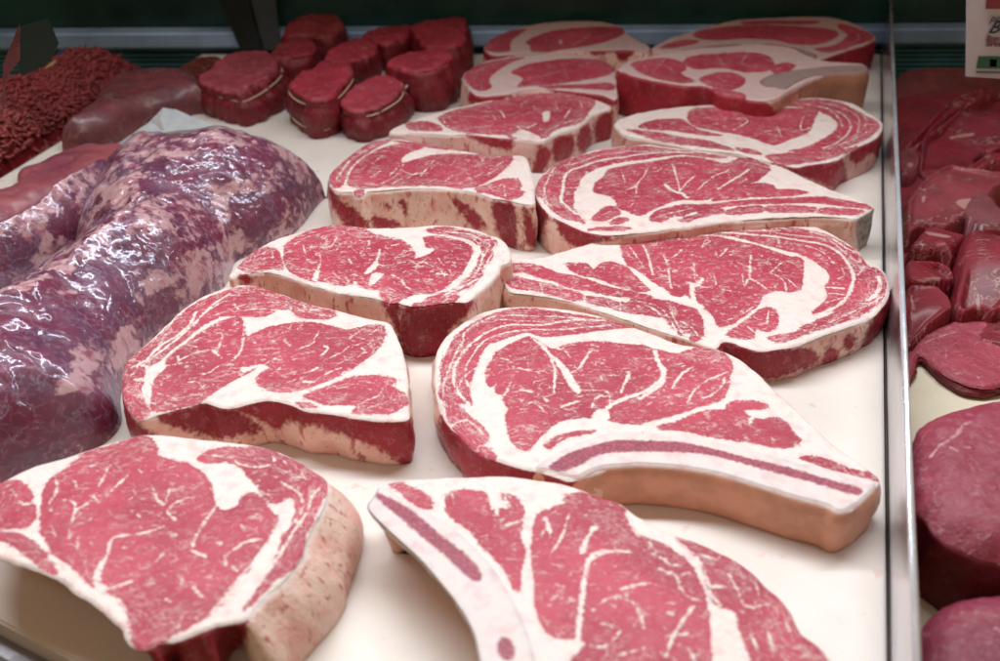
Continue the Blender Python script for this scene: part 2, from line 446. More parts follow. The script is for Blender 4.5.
def Zat(py, Y, px=500):
    v = (330.5-py)/FPX; return HC + (Y/(cp+v*sp))*(-sp+v*cp)
def PY(px, py, Y):
    """point of the sight line in the upright plane y = Y"""
    u = (px-500)/FPX; v = (330.5-py)/FPX; k = Y/(cp+v*sp)
    return Vector((k*u, Y, HC+k*(-sp+v*cp)))

# ------------------------------------------------------------------ the steaks, outlines and seams measured off the photograph
W0 = lambda t: W(420, 290, 2.0833, t)
W1 = lambda t: W(430, 295, 4, t)
W2 = lambda t: W(430, 400, 4, t)
W3 = lambda t: W(640, 330, 4, t)
W4 = lambda t: W(640, 400, 4, t)
BONE = bone_mat('rib bone')

# ---- long bone rib steak, middle of the board
C_out = W0('30,170 35,130 55,95 85,70 120,48 175,35 240,32 300,37 370,50 430,70 480,88 530,108 580,118 615,122 650,135 700,170 760,225 820,280 870,325 920,360 955,388 957,402 930,430 905,455 880,462 830,445 760,425 700,400 640,378 560,362 480,358 420,365 370,378 330,392 310,395 285,388 250,378 200,368 160,355 120,340 85,305 55,270 35,220')
C_ops = [
 ('M', W1('48,330 52,265 80,205 125,148 205,98 295,62 400,54 500,66 600,80 700,98 790,114 800,128 740,134 700,138 600,152 500,165 440,165 390,150 330,165 270,185 230,200 200,240 185,280 165,330 155,380 165,440 130,430 110,440 150,480 190,510 230,560 225,590 180,600 120,560 80,510 62,450 50,400')),
 ('V', W1('170,460 150,430 110,380 95,320 110,260 170,190 250,140 340,120 450,120 560,100 700,100'), 4),
 ('V', W1('75,300 100,240 130,190 135,150'), 2.5), ('V', W1('150,140 230,95 330,80 430,85 520,85 620,95'), 2.2),
 ('V', W1('150,270 200,200 260,165 380,140 480,140 600,130 720,120'), 2.6), ('V', W1('60,440 50,380 70,300'), 2.5),
 ('V', W1('250,110 290,100 400,105 520,105 600,115'), 1.6), ('V', W1('90,520 150,500 215,560'), 3), ('V', W1('110,380 130,330 185,290'), 2),
 ('V', W1('180,230 150,270 140,330 160,370'), 2),
 ('M', W1('400,170 340,190 270,230 235,280 222,330 240,365 270,350 262,385 290,400 300,440 322,455 305,480 310,520 320,570 350,610 390,620 420,590 460,550 500,515 560,495 640,490 700,492 760,512 840,515') +
       W3('0,375 60,360 120,345 200,320 260,300 320,280 350,240 357,190 370,150 350,105 310,85 260,70 200,80 150,95 120,90') +
       W1('890,215 850,203 760,195 650,187 560,197 500,217 460,205')),
 ('F', W1('395,165 450,195 485,235 530,270 570,320 605,385 575,388 530,320 495,265 455,225 430,195')),
 ('V', W1('480,250 500,300 495,390'), 3), ('V', W1('570,310 600,290 630,240 640,225'), 3.6), ('V', W1('785,345 797,305'), 4.5),
 ('V', W1('780,345 765,390'), 2.5),
 ('V', W1('680,480 730,435 800,405 870,380 920,340 938,300 915,270 900,225'), 6), ('V', W1('580,385 650,380 710,385 722,430'), 2.2),
 ('V', W1('670,318 760,322'), 1.8), ('F', W1('645,500 665,460 710,455 722,490 700,505')), ('V', W1('320,262 285,252'), 2.6),
 ('V', W1('328,288 392,302'), 2.4), ('V', W1('362,378 410,388'), 4), ('V', W1('390,435 420,430 462,470'), 2.6), ('V', W1('525,448 588,425'), 3.2),
 ('V', W1('450,405 470,425'), 3.5), ('V', W1('505,215 540,225 560,250'), 2), ('V', W1('300,400 322,350'), 3), ('V', W1('395,520 430,530'), 2.5),
 ('V', W1('660,255 700,260'), 2), ('V', W1('690,340 680,320'), 1.8), ('V', W1('650,450 660,415 690,400'), 2.5), ('V', W1('650,200 670,205'), 3),
 ('V', W3('130,230 160,180 205,148'), 3.6), ('V', W3('190,300 210,250 270,200 352,168'), 2.4), ('V', W3('250,272 290,258 330,220 340,190'), 3),
 ('V', W3('75,130 95,180 78,222 0,272'), 6), ('V', W3('30,300 45,290'), 2), ('V', W3('110,120 130,110'), 2), ('V', W3('280,130 300,120'), 1.6),
 ('M', W3('80,392 150,370 200,345 270,325 340,320 350,300 380,285 440,285 490,292 512,308 470,318 430,318 415,325 430,345 450,350 470,360 520,352 560,352 590,375 610,405 637,430 635,450 600,465 560,470 490,460 430,450 360,440 280,430 200,412 120,400')),
 ('V', W3('440,372 455,345 510,322 560,330'), 4.2),
 ('M', W3('640,512 690,503 760,520 830,550 900,570 945,578 938,600 880,592 800,570 720,540')),
 ('M', W1('460,600 500,570 580,547 660,543 640,553 560,567 510,590 480,615')), ('M', W1('915,525 1000,512 1060,512 1000,530 930,540')),
 ('M', W2('60,120 100,130 170,180 240,200 250,235 200,240 130,185')),
]
C = cut('rib_steak', C_out, .027, steak_mat('meat with curved bone', .35, seed=1.1), C_ops,
        side=[W2('60,40 30,150 100,260 190,330 450,345 620,350 600,300 560,290 450,280 340,250 250,228 190,190 130,140 90,90')], ph=.4, und=.0006,
        label='rib steak with a long curved bone along its front edge', cat='steak', group='rib steaks on the white board')
C_bone = W2('470,272 430,262 500,220 560,188 650,152 740,130 850,128') + W4('10,130 160,140 250,155 350,180 500,217 600,243 700,268 800,290 900,315 930,325 925,350 900,375 860,410 800,437 750,412 600,372 440,322 300,282 150,257 0,247') + \
    W2('800,250 700,257 640,275 600,295 575,300 520,287')
bone(C, C_bone, .027, BONE, [W2('480,268 560,215 650,187 740,165 840,165') + W4('0,165 160,172 300,200 450,240 600,275 750,320 870,352 880,368 850,375 720,335 560,292 400,247 250,212 100,203') + W2('850,203 720,207 650,227 600,255 530,282')])

# ---- big rib steak on the right
F1 = lambda t: W(500, 215, 5, t)
F2 = lambda t: W(690, 215, 5, t)
F3 = lambda t: W(600, 260, 3.333, t)
F_out = F1('20,250 60,228 130,215 210,208 260,190 350,165 430,145 520,115 600,95 680,80 780,75 900,65') + F2('60,50 150,38 250,30 380,28 480,32 550,40 620,55 680,75 740,105 800,140 850,175 880,215 892,240 930,253 965,275 990,310 998,360 990,410 950,470 900,510 820,545 720,580 640,610 590,630 520,655') + \
    F3('540,300 480,285 440,270 410,268 390,290') + F1('1040,648 900,605 800,575 700,545 620,518 540,490 450,460 350,428 250,405 150,392 60,385 38,365 20,330 12,290')
F_ops = [
 ('M', F1('20,275 50,250 120,240 200,255 280,285 360,300 440,320 520,350 620,375 700,395 760,410 740,425 640,415 540,400 440,375 380,370 330,355 270,330 200,315 120,290 60,290')),
 ('M', F1('30,325 80,310 180,335 260,350 330,370 400,390 420,410 400,425 330,410 220,385 150,378 60,365')),
 ('M', F1('435,405 520,415 590,435 680,440 760,475 800,510 740,500 640,490 560,465 450,440')),
 ('V', F1('200,340 215,388'), 2), ('V', F1('425,405 428,445'), 2), ('V', F1('602,430 600,482'), 2),
 ('M', F1('330,240 372,238 368,262 400,235 440,245 472,272 510,235 570,235 630,260 670,300 700,330 745,380 700,385 640,370 590,355 530,330 470,310 410,300 360,275')),
 ('V', F1('285,250 340,275 400,305'), 1.8),
 ('M', F1('650,425 720,415 790,425 840,440 870,470 900,530 920,600 870,570 820,510 770,465 700,440')),
 ('M', F1('785,430 840,430 900,450 960,465 1000,500') + F2('20,465 52,500 66,550 62,600 30,625 0,612') + F1('960,600 922,570 885,500 855,460')),
 ('V', F1('850,470 885,540 920,600'), 1.8), ('V', F1('905,530 960,560 990,600'), 1.5), ('V', F1('720,440 800,465 850,520 880,580'), 1.8),
 ('M', F1('650,90 700,85 780,82 792,100 800,122 900,112 980,106') + F2('60,105 150,107 240,132 330,152 420,182 500,207 560,217 566,260 560,320 550,368 500,385 440,378 370,400 350,430 320,468 270,502 200,545 142,550 125,510 90,480 30,430 -20,402') +
       F1('930,392 900,410 860,402 830,372 760,332 725,300 680,270 640,250 615,200 605,150 620,115')),
 ('V', F2('20,240 25,320 45,350'), 2.4), ('V', F2('-10,340 45,350'), 5), ('V', F2('10,350 15,420 60,460'), 6), ('V', F1('955,370 1000,340 1010,320'), 5), ('V', F1('955,260 985,300 990,340'), 2),
 ('V', F1('715,150 740,200 755,260 765,300'), 3), ('V', F1('820,200 840,260 855,370'), 2.6), ('V', F1('830,230 880,200 910,170'), 1.6),
 ('V', F2('130,180 142,212 185,165'), 2), ('V', F2('305,200 300,250 300,320'), 2.6), ('V', F2('275,350 300,318 380,365'), 2.6),
 ('V', F2('400,290 440,305 470,330 482,380'), 2), ('V', F2('440,300 490,320 532,362'), 1.8), ('V', F2('0,195 60,212'), 1.2), ('V', F2('220,230 300,262'), 1.2),
 ('V', F2('60,360 160,372 260,385'), 1.3), ('V', F2('200,240 242,262'), 1.2), ('V', F2('400,290 470,230 520,240'), 1.4), ('V', F2('60,260 120,300 130,350'), 1.2),
 ('V', F2('200,300 255,290 270,350'), 1.2), ('V', F2('100,130 60,160 90,110'), 1.4), ('V', F1('640,150 680,200 720,260'), 1.4), ('V', F1('870,250 950,220'), 1.3),
 ('M', F2('190,595 240,550 300,510 350,475 390,460 430,480 440,520 430,560 380,580 330,565 312,610 270,617')),
 ('V', F2('395,480 385,540'), 2), ('V', F2('290,555 345,600'), 3), ('V', F2('190,520 250,500 330,450'), 1.6),
 ('M', F2('60,72 150,57 260,52 380,62 500,67 600,82 680,97 750,130 820,175 860,212 878,252 938,272 968,310 975,360 960,420 900,468 820,518 700,558 600,588 520,618 440,638 390,612 450,600 540,585 560,560 600,548 650,520 720,495 700,480 640,498 612,492 640,468 680,430 690,395 680,360 702,320 690,280 640,240 600,212 540,192 440,167 340,142 240,112 150,97 60,90')),
 ('V', F2('120,80 260,95 420,110 560,130 680,150 750,190 790,240 818,300 808,360 785,410 730,460 640,500 560,530'), 4.6),
 ('V', F2('300,62 450,95 600,110 700,130 770,180 830,230 885,235'), 2), ('V', F2('150,65 300,80 450,80'), 1.5), ('V', F2('440,140 560,150 660,180 720,240'), 1.6),
 ('V', F2('942,310 950,350 930,395 890,425'), 5.5), ('V', F2('830,440 900,440 965,405'), 2), ('V', F2('760,262 770,300 740,320'), 1.6),
 ('V', F2('690,362 765,368'), 4), ('V', F2('690,392 760,398'), 2), ('V', F2('680,440 760,415'), 2), ('V', F2('850,220 870,260 840,300'), 2), ('V', F2('400,100 420,70 560,55'), 1.5),
 ('V', F2('700,540 820,480 940,430'), 2), ('V', F2('640,560 760,545 860,510'), 1.5), ('V', F2('600,85 700,110 760,150 860,200'), 3),
]
cut('rib_steak', F_out, .025, steak_mat('meat of the big round steak', .9, seed=2.3, marb=1.15, grain=2.0), F_ops,
    side=[F3('380,280 440,262 540,300 640,298 700,300 730,330 700,350 640,375 560,400 500,380 450,340'), F3('930,150 980,110 975,220 900,300 870,290 900,220'), F3('760,290 790,300 780,350 740,350'), F3('820,250 850,260 840,300 815,290')],
    ph=1.7, label='widest oval rib steak, thick crescent of fat near its right end, beside the divider', cat='steak', group='rib steaks on the white board')

# ---- left middle steak
D1 = lambda t: W(110, 280, 5, t)
D2 = lambda t: W(230, 280, 5, t)
D3 = lambda t: W(110, 350, 5, t)
D4 = lambda t: W(230, 350, 5, t)
D_out = D1('60,480 75,420 130,360 200,300 290,215 380,130 460,80 560,40 640,22 740,28 830,60 920,90') + D2('370,105 450,130 540,150 640,175 720,195 790,210 820,250 850,310 875,400 885,470 888,560 893,640') + \
    D4('893,345 800,352 720,350 640,335 540,318 450,305 380,300 300,270 200,252 100,265 20,285') + D3('560,288 500,264 460,258 400,275 300,300 225,322 170,345 130,345 100,315 70,260 58,200')
D_ops = [
 ('M', D1('655,190 560,205 470,255 400,300 330,355 290,390 280,440 235,485 215,540 208,600 212,650') + D3('250,303 330,280 450,250 520,210 600,160 680,120 720,95') +
       D2('150,430 160,460 137,490 140,520 180,550 240,560 320,560 420,530 520,490 600,450 670,400 730,350 765,300 770,240 740,225 680,230 620,245 570,250 510,235 440,217 350,212 250,227 150,252 80,282')),
 ('F', D1('735,440 700,455 660,465 655,440 700,432 750,420 800,440 740,470 730,500 700,510 680,490')),
 ('V', D1('672,185 665,290 652,350 610,402'), 2.6),
 ('V', D1('340,402 370,385 440,355 510,345 535,350 555,290 560,265 525,260'), 2.2), ('V', D1('290,425 400,405 490,395'), 1.4), ('V', D1('340,380 345,415'), 3.4),
 ('V', D1('515,350 540,372'), 4), ('V', D1('450,465 490,460 540,425'), 2.2), ('V', D1('390,510 440,510 470,545'), 2.2), ('V', D1('450,545 480,520'), 1.6),
 ('V', D1('560,420 605,398'), 1.5), ('V', D1('250,500 260,522'), 2), ('V', D1('310,590 335,602'), 2.6), ('V', D1('420,300 450,285'), 1.6), ('V', D1('380,320 430,330 440,360'), 1.4), ('V', D1('590,250 640,240'), 1.3),
 ('V', D1('640,210 610,230'), 1.5), ('V', D1('230,560 270,580'), 1.5),
 ('V', D2('360,470 400,460 440,440'), 3.2), ('V', D2('372,512 422,512'), 4.2), ('V', D2('460,380 488,345 470,330'), 3.4), ('V', D2('500,390 560,360 600,330 640,325'), 2),
 ('V', D2('600,290 645,258'), 2.2), ('V', D2('330,350 392,330 420,310'), 1.8), ('V', D2('210,300 222,310'), 3), ('V', D2('442,268 420,300'), 1.8), ('V', D2('660,340 682,360'), 2.2),
 ('V', D2('640,385 672,360'), 1.6), ('V', D2('540,420 592,395'), 1.8), ('V', D2('390,530 480,470 560,440'), 1.8), ('V', D2('250,380 170,422'), 1.4), ('V', D2('690,280 745,240'), 1.6),
 ('V', D2('110,290 130,320'), 1.6), ('V', D2('340,250 360,225'), 1.6), ('V', D2('260,260 280,300'), 1.3), ('V', D2('560,470 620,440'), 1.6), ('V', D2('720,300 690,320'), 2),
 ('V', D2('270,300 300,330'), 1.6), ('V', D2('310,400 340,395'), 1.3), ('V', D2('210,470 270,430'), 1.3), ('V', D2('280,520 330,500'), 1.5),
 ('M', D2('370,580 440,550 530,515 600,490 680,478 760,482 830,500 805,530 835,550') + D4('870,222 890,265 845,300 790,322 700,318 610,308 640,280 560,272 480,275 410,250')),
 ('V', D4('640,305 655,265 740,230 762,198'), 2.2), ('V', D4('690,290 760,268 830,248'), 1.6), ('V', D4('480,200 520,180 640,170'), 1.0), ('V', D4('650,155 700,160'), 1.6),
 ('M', D4('330,262 400,270 430,288 370,285')),
 ('M', D1('80,430 140,365 220,300 310,220 400,140 480,95 580,55 680,35 760,45 830,75 900,100') + D2('370,115 450,145 520,155 515,190 440,195 370,190 330,170') + D1('900,150 840,150 780,180 700,185 620,180 540,190 460,230 380,290 300,350 250,400 200,425 165,420 175,460 165,520 150,560') +
       D3('150,240 190,290 185,325 150,345 110,320 78,270 66,200 65,150')),
 ('V', D1('430,160 400,220 330,280 250,330 180,400 110,440'), 4), ('V', D1('600,70 520,120 440,200 360,270 300,320 220,380 160,430'), 3.4), ('V', D1('560,110 480,160 420,230'), 2),
 ('V', D1('340,170 290,240 210,310'), 1.5), ('V', D1('900,110 800,115 680,125 600,150 520,180'), 1.7), ('V', D1('800,70 700,60 600,80'), 1.5), ('V', D1('900,165 800,150 700,150 620,160'), 1.7),
 ('V', D1('740,40 760,70 840,90'), 1.5), ('V', D1('130,500 180,500 190,450'), 6), ('V', D1('70,480 120,470 150,400'), 2), ('V', D1('90,560 130,570 180,620'), 1.6),
 ('V', D1('870,120 910,150'), 2), ('V', D1('620,120 640,150'), 1.6), ('V', D1('280,270 240,330'), 1.6), ('V', D2('350,120 400,150 480,150'), 2), ('V', D2('340,150 430,170 500,180'), 2),
 ('F', D3('180,170 210,200 195,240 205,280 185,290 160,240')),
]
D = cut('rib_steak', D_out, .032, steak_mat('meat of the left steak', .55, seed=3.7), D_ops,
    side=[D3('230,318 320,310 470,262 560,290 640,310 720,360 760,398 650,425 560,440 450,420 380,400 280,372'),
          D3('620,285 700,255 880,240 1000,262 1010,372 920,358 872,358 850,388 790,372 700,330'),
          D4('380,285 540,305 700,340 893,335 935,420 912,560 882,592 850,562 760,500 620,440 480,392 380,362 260,350 280,290'),
          D3('50,150 40,260 60,400 130,440 230,425 160,385 100,320')],
    ph=2.9, label='boneless rib steak with wet dark red front side, right of the shrink wrapped joint', cat='steak', group='rib steaks on the white board')

# ---- centre steak
E1 = lambda t: W(225, 215, 6.235, t)
E2 = lambda t: W(355, 215, 6.235, t)
E3 = lambda t: W(320, 260, 5, t)
E_out = E1('25,368 70,320 130,255 230,190 340,140 450,110 560,80 660,57 760,60 880,72') + E2('60,75 190,75 380,68 480,60 600,62 700,75 780,95 850,125 910,150 950,185 975,240 960,290') + \
    E3('905,25 900,50 860,100 800,150 740,205 690,207 620,212 560,222 480,232 430,226 400,218 385,212 350,215 300,192 240,180 160,167 100,160 0,130') + E1('540,430 470,405 390,380 330,360 260,347 180,352 120,356 80,356 45,385')
E_ops = [
 ('M', E1('80,315 150,250 210,215 270,205 320,220 345,260 355,310 350,345 290,335 220,345 130,350')),
 ('V', E1('205,300 220,288 260,265 300,268'), 1.4), ('V', E1('292,215 300,260'), 1.8), ('V', E1('200,250 250,240'), 1),
 ('M', E1('370,230 380,190 420,160 480,125 560,90 640,65 760,65 880,80') + E2('70,90 110,115 200,135 280,155 340,190 370,230 368,272 400,268 440,258 490,230 500,210 450,200 440,165 430,140 500,132 600,147 690,177 735,220 715,270 690,320 660,370 600,420 540,465 460,488 360,503 290,530 260,545 200,545 165,500 150,465 90,460 40,440 0,405') +
       E1('770,432 680,432 620,412 560,415 500,395 440,370 390,330 370,280')),
 ('F', E1('598,285 592,340 575,410 545,410 550,370 575,330')), ('V', E1('640,130 610,155'), 1.5), ('V', E1('700,140 670,190'), 1.5), ('V', E1('540,190 530,222'), 1.4),
 ('V', E1('430,195 450,175 485,165'), 1.8), ('V', E1('490,195 500,240'), 2.2), ('V', E1('700,210 680,235'), 1.4), ('V', E1('775,85 740,120'), 1.2), ('V', E1('900,158 900,190'), 2.2),
 ('V', E1('770,275 790,300'), 2.6), ('V', E1('680,360 712,390'), 2), ('V', E1('400,275 460,278'), 1.4), ('V', E1('755,390 780,432'), 2.6), ('V', E1('450,340 500,338'), 1.8),
 ('V', E1('800,370 852,382'), 2), ('V', E1('590,240 600,290'), 1.2), ('V', E1('560,130 600,110'), 1.2), ('V', E1('770,160 790,170'), 1.5),
 ('F', E2('60,350 100,310 130,278 152,300 110,350 70,367')), ('V', E2('140,290 180,315 250,320'), 1.8), ('V', E2('155,215 140,270 110,315'), 2.6),
 ('F', E2('100,368 150,355 182,375 130,420 90,445 80,425')), ('V', E2('290,400 310,440 345,465'), 2.8), ('V', E2('230,190 272,180'), 2.8), ('V', E2('270,262 350,240'), 1.4),
 ('V', E2('80,160 90,190'), 1.8), ('V', E2('440,300 485,320'), 2), ('V', E2('510,365 575,370'), 2.8), ('V', E2('540,350 562,390'), 1.8), ('V', E2('420,400 485,405'), 1.3),
 ('V', E2('250,380 290,400'), 1.4), ('V', E2('590,340 602,372'), 1.4), ('V', E2('230,370 250,382'), 2), ('V', E2('330,350 350,370'), 1.4), ('V', E2('600,180 640,190'), 1.3), ('V', E2('520,270 540,300'), 1.3),
 ('V', E2('110,110 210,140 290,160 350,200 385,250'), 1.2),
 ('M', E2('450,90 550,75 650,90 740,110 820,140 880,165 870,190 850,215 862,245 835,290 815,300 800,340 790,370 740,425 660,470 560,500 470,545 430,555 440,530 480,510 600,470 700,400 750,330 780,260 795,220 760,180 700,150 620,130 540,120 470,110')),
 ('V', E2('740,150 775,200 762,260 720,330 660,400 560,460'), 3), ('V', E2('480,80 600,110 720,120 800,160 900,150'), 1.6), ('V', E2('800,230 782,310 740,380 640,450 560,480'), 2.2),
 ('V', E2('840,190 805,260'), 1.8), ('V', E2('560,500 680,440 760,400'), 3.2), ('V', E2('860,240 820,300 800,350'), 2),
 ('F', E2('740,190 760,205 750,225 725,215')), ('V', E2('620,90 740,100 800,130'), 1.4),
 ('M', E2('380,560 430,550 520,520 620,500 650,515 600,545 480,575 400,590')),
]
cut('rib_steak', E_out, .040, steak_mat('meat of the centre steak', 1.1, seed=4.9, marb=1.2, grain=1.9), E_ops,
    side=[E3('310,205 390,205 395,300 405,400 410,475 380,350 340,270'),
          E3('440,235 500,226 560,215 640,208 755,205 745,262 700,302 650,340 625,430 600,500 480,515 415,460 405,360 410,290 425,250'), E1('90,350 170,380 150,440 100,410')],
    ph=3.8, bulge=.001, label='centre rib steak with long tan fat edge meeting a dark red front corner', cat='steak', group='rib steaks on the white board')

# ---- block steak behind the centre one
G1 = lambda t: W(320, 125, 4.16, t)
G_out = G1('35,215 50,185 90,150 140,110 200,75 270,55 340,58 420,72 500,85 600,105 700,122 790,125 850,130 870,165 890,230 893,280 890,325 820,320 790,312 715,300 640,275 540,262 440,258 340,262 260,270 200,273 170,295 145,290 130,275 80,275 45,255')
G_ops = [
 ('M', G1('120,230 140,180 180,140 240,105 320,80 410,85 430,95 370,115 335,145 350,158 430,135 500,122 600,120 700,129 795,132 785,165 740,205 690,235 640,257 580,258 500,252 400,252 300,257 220,262 160,262 125,255')),
 ('V', G1('415,215 470,150'), 1), ('V', G1('355,228 400,200'), 1.2), ('V', G1('290,212 330,170'), 1), ('V', G1('520,232 552,205'), 1.2), ('V', G1('600,162 622,143'), 1.2),
 ('V', G1('700,202 742,178'), 1.2), ('V', G1('738,168 762,152'), 1.4), ('V', G1('540,167 562,148'), 1), ('V', G1('450,237 492,218'), 1), ('V', G1('295,248 342,222'), 1.2),
 ('V', G1('345,190 380,205 425,198'), 2), ('V', G1('240,250 195,246'), 1.2), ('V', G1('165,192 192,168'), 1.2), ('V', G1('640,217 682,193'), 1), ('V', G1('580,242 622,218'), 1),
 ('V', G1('350,140 330,200 250,250'), 1.4), ('V', G1('460,180 500,150'), 1), ('V', G1('640,170 680,145'), 1), ('V', G1('210,220 250,190'), 1), ('V', G1('220,160 260,130'), 1),
 ('M', G1('650,265 700,245 760,225 820,225 835,250 830,270 850,280 820,305 770,305 715,290')), ('V', G1('735,270 762,245 770,300'), 1.4), ('V', G1('700,262 722,240'), 1),
 ('M', G1('45,210 90,160 160,105 230,70 300,62 250,85 180,130 120,180 100,230 80,260 50,250')), ('V', G1('90,180 150,130 230,85'), 1.4), ('V', G1('60,240 90,190 120,150'), 1.4),
 ('M', G1('300,65 400,75 520,92 600,108 500,100 400,86')), ('M', G1('150,272 180,268 180,290 165,300 148,292')),
]
cut('rib_steak', G_out, .041, steak_mat('meat of the block steak', 1.0, seed=5.6, grain=4.5, sidefat=(.86, .64, .54)), G_ops,
    side=[G1('555,300 590,320 640,360 680,400 672,425 640,425 600,380 570,340'), G1('215,390 260,385 320,405 330,425 230,425'), G1('330,310 355,320 365,382 345,350'), G1('275,330 295,345 280,352'),
          G1('720,310 760,330 790,320 815,360 820,470 800,530 740,450 725,380'), G1('845,340 885,400 905,500 860,490 850,400'), G1('35,250 70,300 110,330 170,370 200,425 110,420 50,330'), G1('600,330 620,345 700,430 640,400')],
    ph=.9, label='squared rib steak with a thick pale fatty front side, directly behind the centre steak', cat='steak', group='rib steaks on the white board')

# ---- pointed rib steak at right, behind the widest one
H1 = lambda t: W(530, 135, 5.555, t)
H2 = lambda t: W(700, 135, 5.555, t)
H_out = H1('35,260 60,225 95,195 120,165 180,135 260,110 350,85 430,70 540,58 660,48 740,60 860,72') + H2('0,85 60,95 130,110 230,125 290,125 350,150 420,165 500,190 600,240 680,275 760,310 860,345 950,385 962,402 870,460 800,452 700,447 560,452 440,457 320,460 200,468 100,478 0,493') + \
    H1('820,510 700,530 600,540 500,548 420,550 350,540 280,520 200,485 130,450 80,410 45,360 35,310')
H_ops = [
 ('M', H1('355,290 370,260 410,230 430,200 460,185 560,165 680,150 780,130 860,120 950,130') + H2('60,140 150,160 220,130 290,125 350,150 385,175 380,200 340,235 290,265 200,290 130,320 60,350 0,360') + H1('900,360 850,358 800,368 740,390 680,420 630,445 590,450 540,430 490,410 480,370 450,340 400,325 360,315')),
 ('V', H1('750,275 800,310 840,320 870,345'), 5), ('V', H1('790,160 820,250 835,310'), 2.4), ('V', H1('835,310 860,275 915,228'), 1.8), ('V', H1('655,185 630,230 595,270 590,322'), 2),
 ('V', H1('598,280 540,300'), 2.2), ('V', H1('515,220 530,258'), 1.6), ('V', H1('378,292 450,275 520,262'), 1.5), ('V', H1('525,425 590,455'), 1.8), ('V', H1('860,158 925,170'), 1.8),
 ('V', H1('460,212 430,222'), 1.2), ('V', H1('700,200 730,190'), 1), ('V', H1('690,330 740,300'), 1), ('V', H1('560,350 600,340'), 1.2), ('V', H1('560,400 570,380'), 1.4),
 ('V', H2('-20,310 60,240 130,210 162,193'), 2), ('V', H2('100,300 160,260 240,215 272,192'), 3), ('V', H2('0,250 42,250'), 1.2), ('V', H2('210,272 272,240'), 1), ('V', H2('60,300 100,270'), 1),
 ('M', H2('65,360 150,315 240,280 330,265 400,275 430,300 520,300 600,315 560,330 470,345 380,345 290,345 200,355 120,362')),
 ('M', H2('0,400 120,375 280,360 450,355 600,345 700,345 800,360 900,380 940,393 930,405 800,395 700,385 600,380 450,385 300,385 150,395 60,405 0,415')),
 ('M', H2('150,420 220,400 330,395 350,405 345,430 250,435 160,440')), ('M', H2('360,402 470,395 600,400 650,410 620,430 500,435 380,430')), ('M', H2('650,425 700,405 820,410 900,415 872,440 780,443 680,438')),
 ('M', H2('0,421 110,405 130,430 60,440 0,437')), ('V', H2('120,345 300,350 480,345 600,335'), 1.6),
 ('M', H1('665,470 700,430 780,400 860,385 1000,385 1000,410 900,425 850,450 800,450 740,480 690,485')), ('M', H1('830,470 920,440 1000,430 1000,445 930,460 870,480')), ('V', H1('700,460 800,430 900,405'), 1.5),
 ('M', H1('345,470 380,430 430,400 480,410 500,440 460,460 430,475 380,480')), ('M', H1('445,495 480,465 540,465 540,480 490,495')), ('V', H1('390,450 440,430'), 1),
 ('M', H1('50,320 60,250 110,205 150,152 260,120 360,95 480,75 640,62 760,75 900,90') + H2('0,100 100,112 150,125 60,128') + H1('860,108 740,120 620,140 520,150 440,165 370,185 320,210 280,240 265,290 240,320 245,370 235,400 265,440 300,490 270,480 200,465 130,420 75,360')),
 ('V', H1('260,440 210,400 170,360 180,320 190,240 220,200 300,170 400,140 520,125 640,105 760,95 900,95'), 4), ('V', H1('150,160 120,210 95,260 80,300 100,400'), 2), ('V', H1('250,110 200,180'), 1.2),
 ('V', H1('430,80 600,95 720,85 850,85'), 1.3), ('V', H1('190,170 280,150 400,110 520,100'), 1.5), ('V', H1('200,290 270,290'), 1.3), ('V', H1('200,330 262,322'), 1.3), ('V', H1('200,365 252,360'), 1.2),
 ('V', H1('210,265 280,240'), 1.2), ('V', H1('60,310 75,350 120,400'), 2), ('V', H1('320,200 300,230'), 1.2),
 ('M', H1('330,520 420,530 520,530 560,520 500,510 420,512')),
]
Hs = cut('rib_steak', H_out, .034, steak_mat('meat of the pointed steak', .8, seed=6.2, grain=3.4), H_ops,
    side=[H1('30,350 45,370 100,430 85,480 60,560 40,640 20,600'), H1('130,445 200,480 280,515 350,535 440,545 560,545 440,575 300,625 200,590 160,520')],
    greys=[H2('870,470 940,430 968,400 975,560 960,640 900,680 872,600')],
    ph=1.3, bulge=.001, label='rib steak tapering right to a squared grey bone end, behind the widest oval steak', cat='steak', group='rib steaks on the white board')

# ---- boneless steak behind the block steak
I1 = lambda t: W(380, 80, 4, t)
I_out = I1('35,205 60,185 130,158 240,125 340,100 440,78 540,58 640,50 740,55 820,65 880,80 925,105 900,118 850,135 820,165 780,190 700,217 655,242 600,238 530,230 440,222 350,214 300,217 250,217 190,213 120,208 60,210')
I_ops = [
 ('M', I1('235,150 270,130 350,108 450,85 560,62 650,55 760,60 840,72 860,90 830,130 800,170 730,190 690,205 655,232 600,225 530,226 500,217 430,215 340,210 290,200 250,175')),
 ('M', I1('105,180 140,165 200,168 240,185 245,203 200,203 130,199')), ('F', I1('650,130 680,125 677,160 655,168')), ('V', I1('738,152 762,115'), 2), ('V', I1('480,120 500,152'), 2), ('V', I1('590,190 625,175'), 2.4),
 ('F', I1('525,228 560,198 600,207 645,235')), ('V', I1('450,140 462,162'), 1.5), ('V', I1('380,190 440,185'), 1.3), ('V', I1('420,100 442,112'), 1), ('V', I1('700,187 760,165 830,150'), 1.3), ('V', I1('540,180 590,215'), 1.6),
 ('V', I1('250,150 270,185 330,205'), 1.4), ('V', I1('560,100 590,80'), 1), ('V', I1('800,80 810,110'), 1.2), ('V', I1('700,90 712,120'), 1),
]
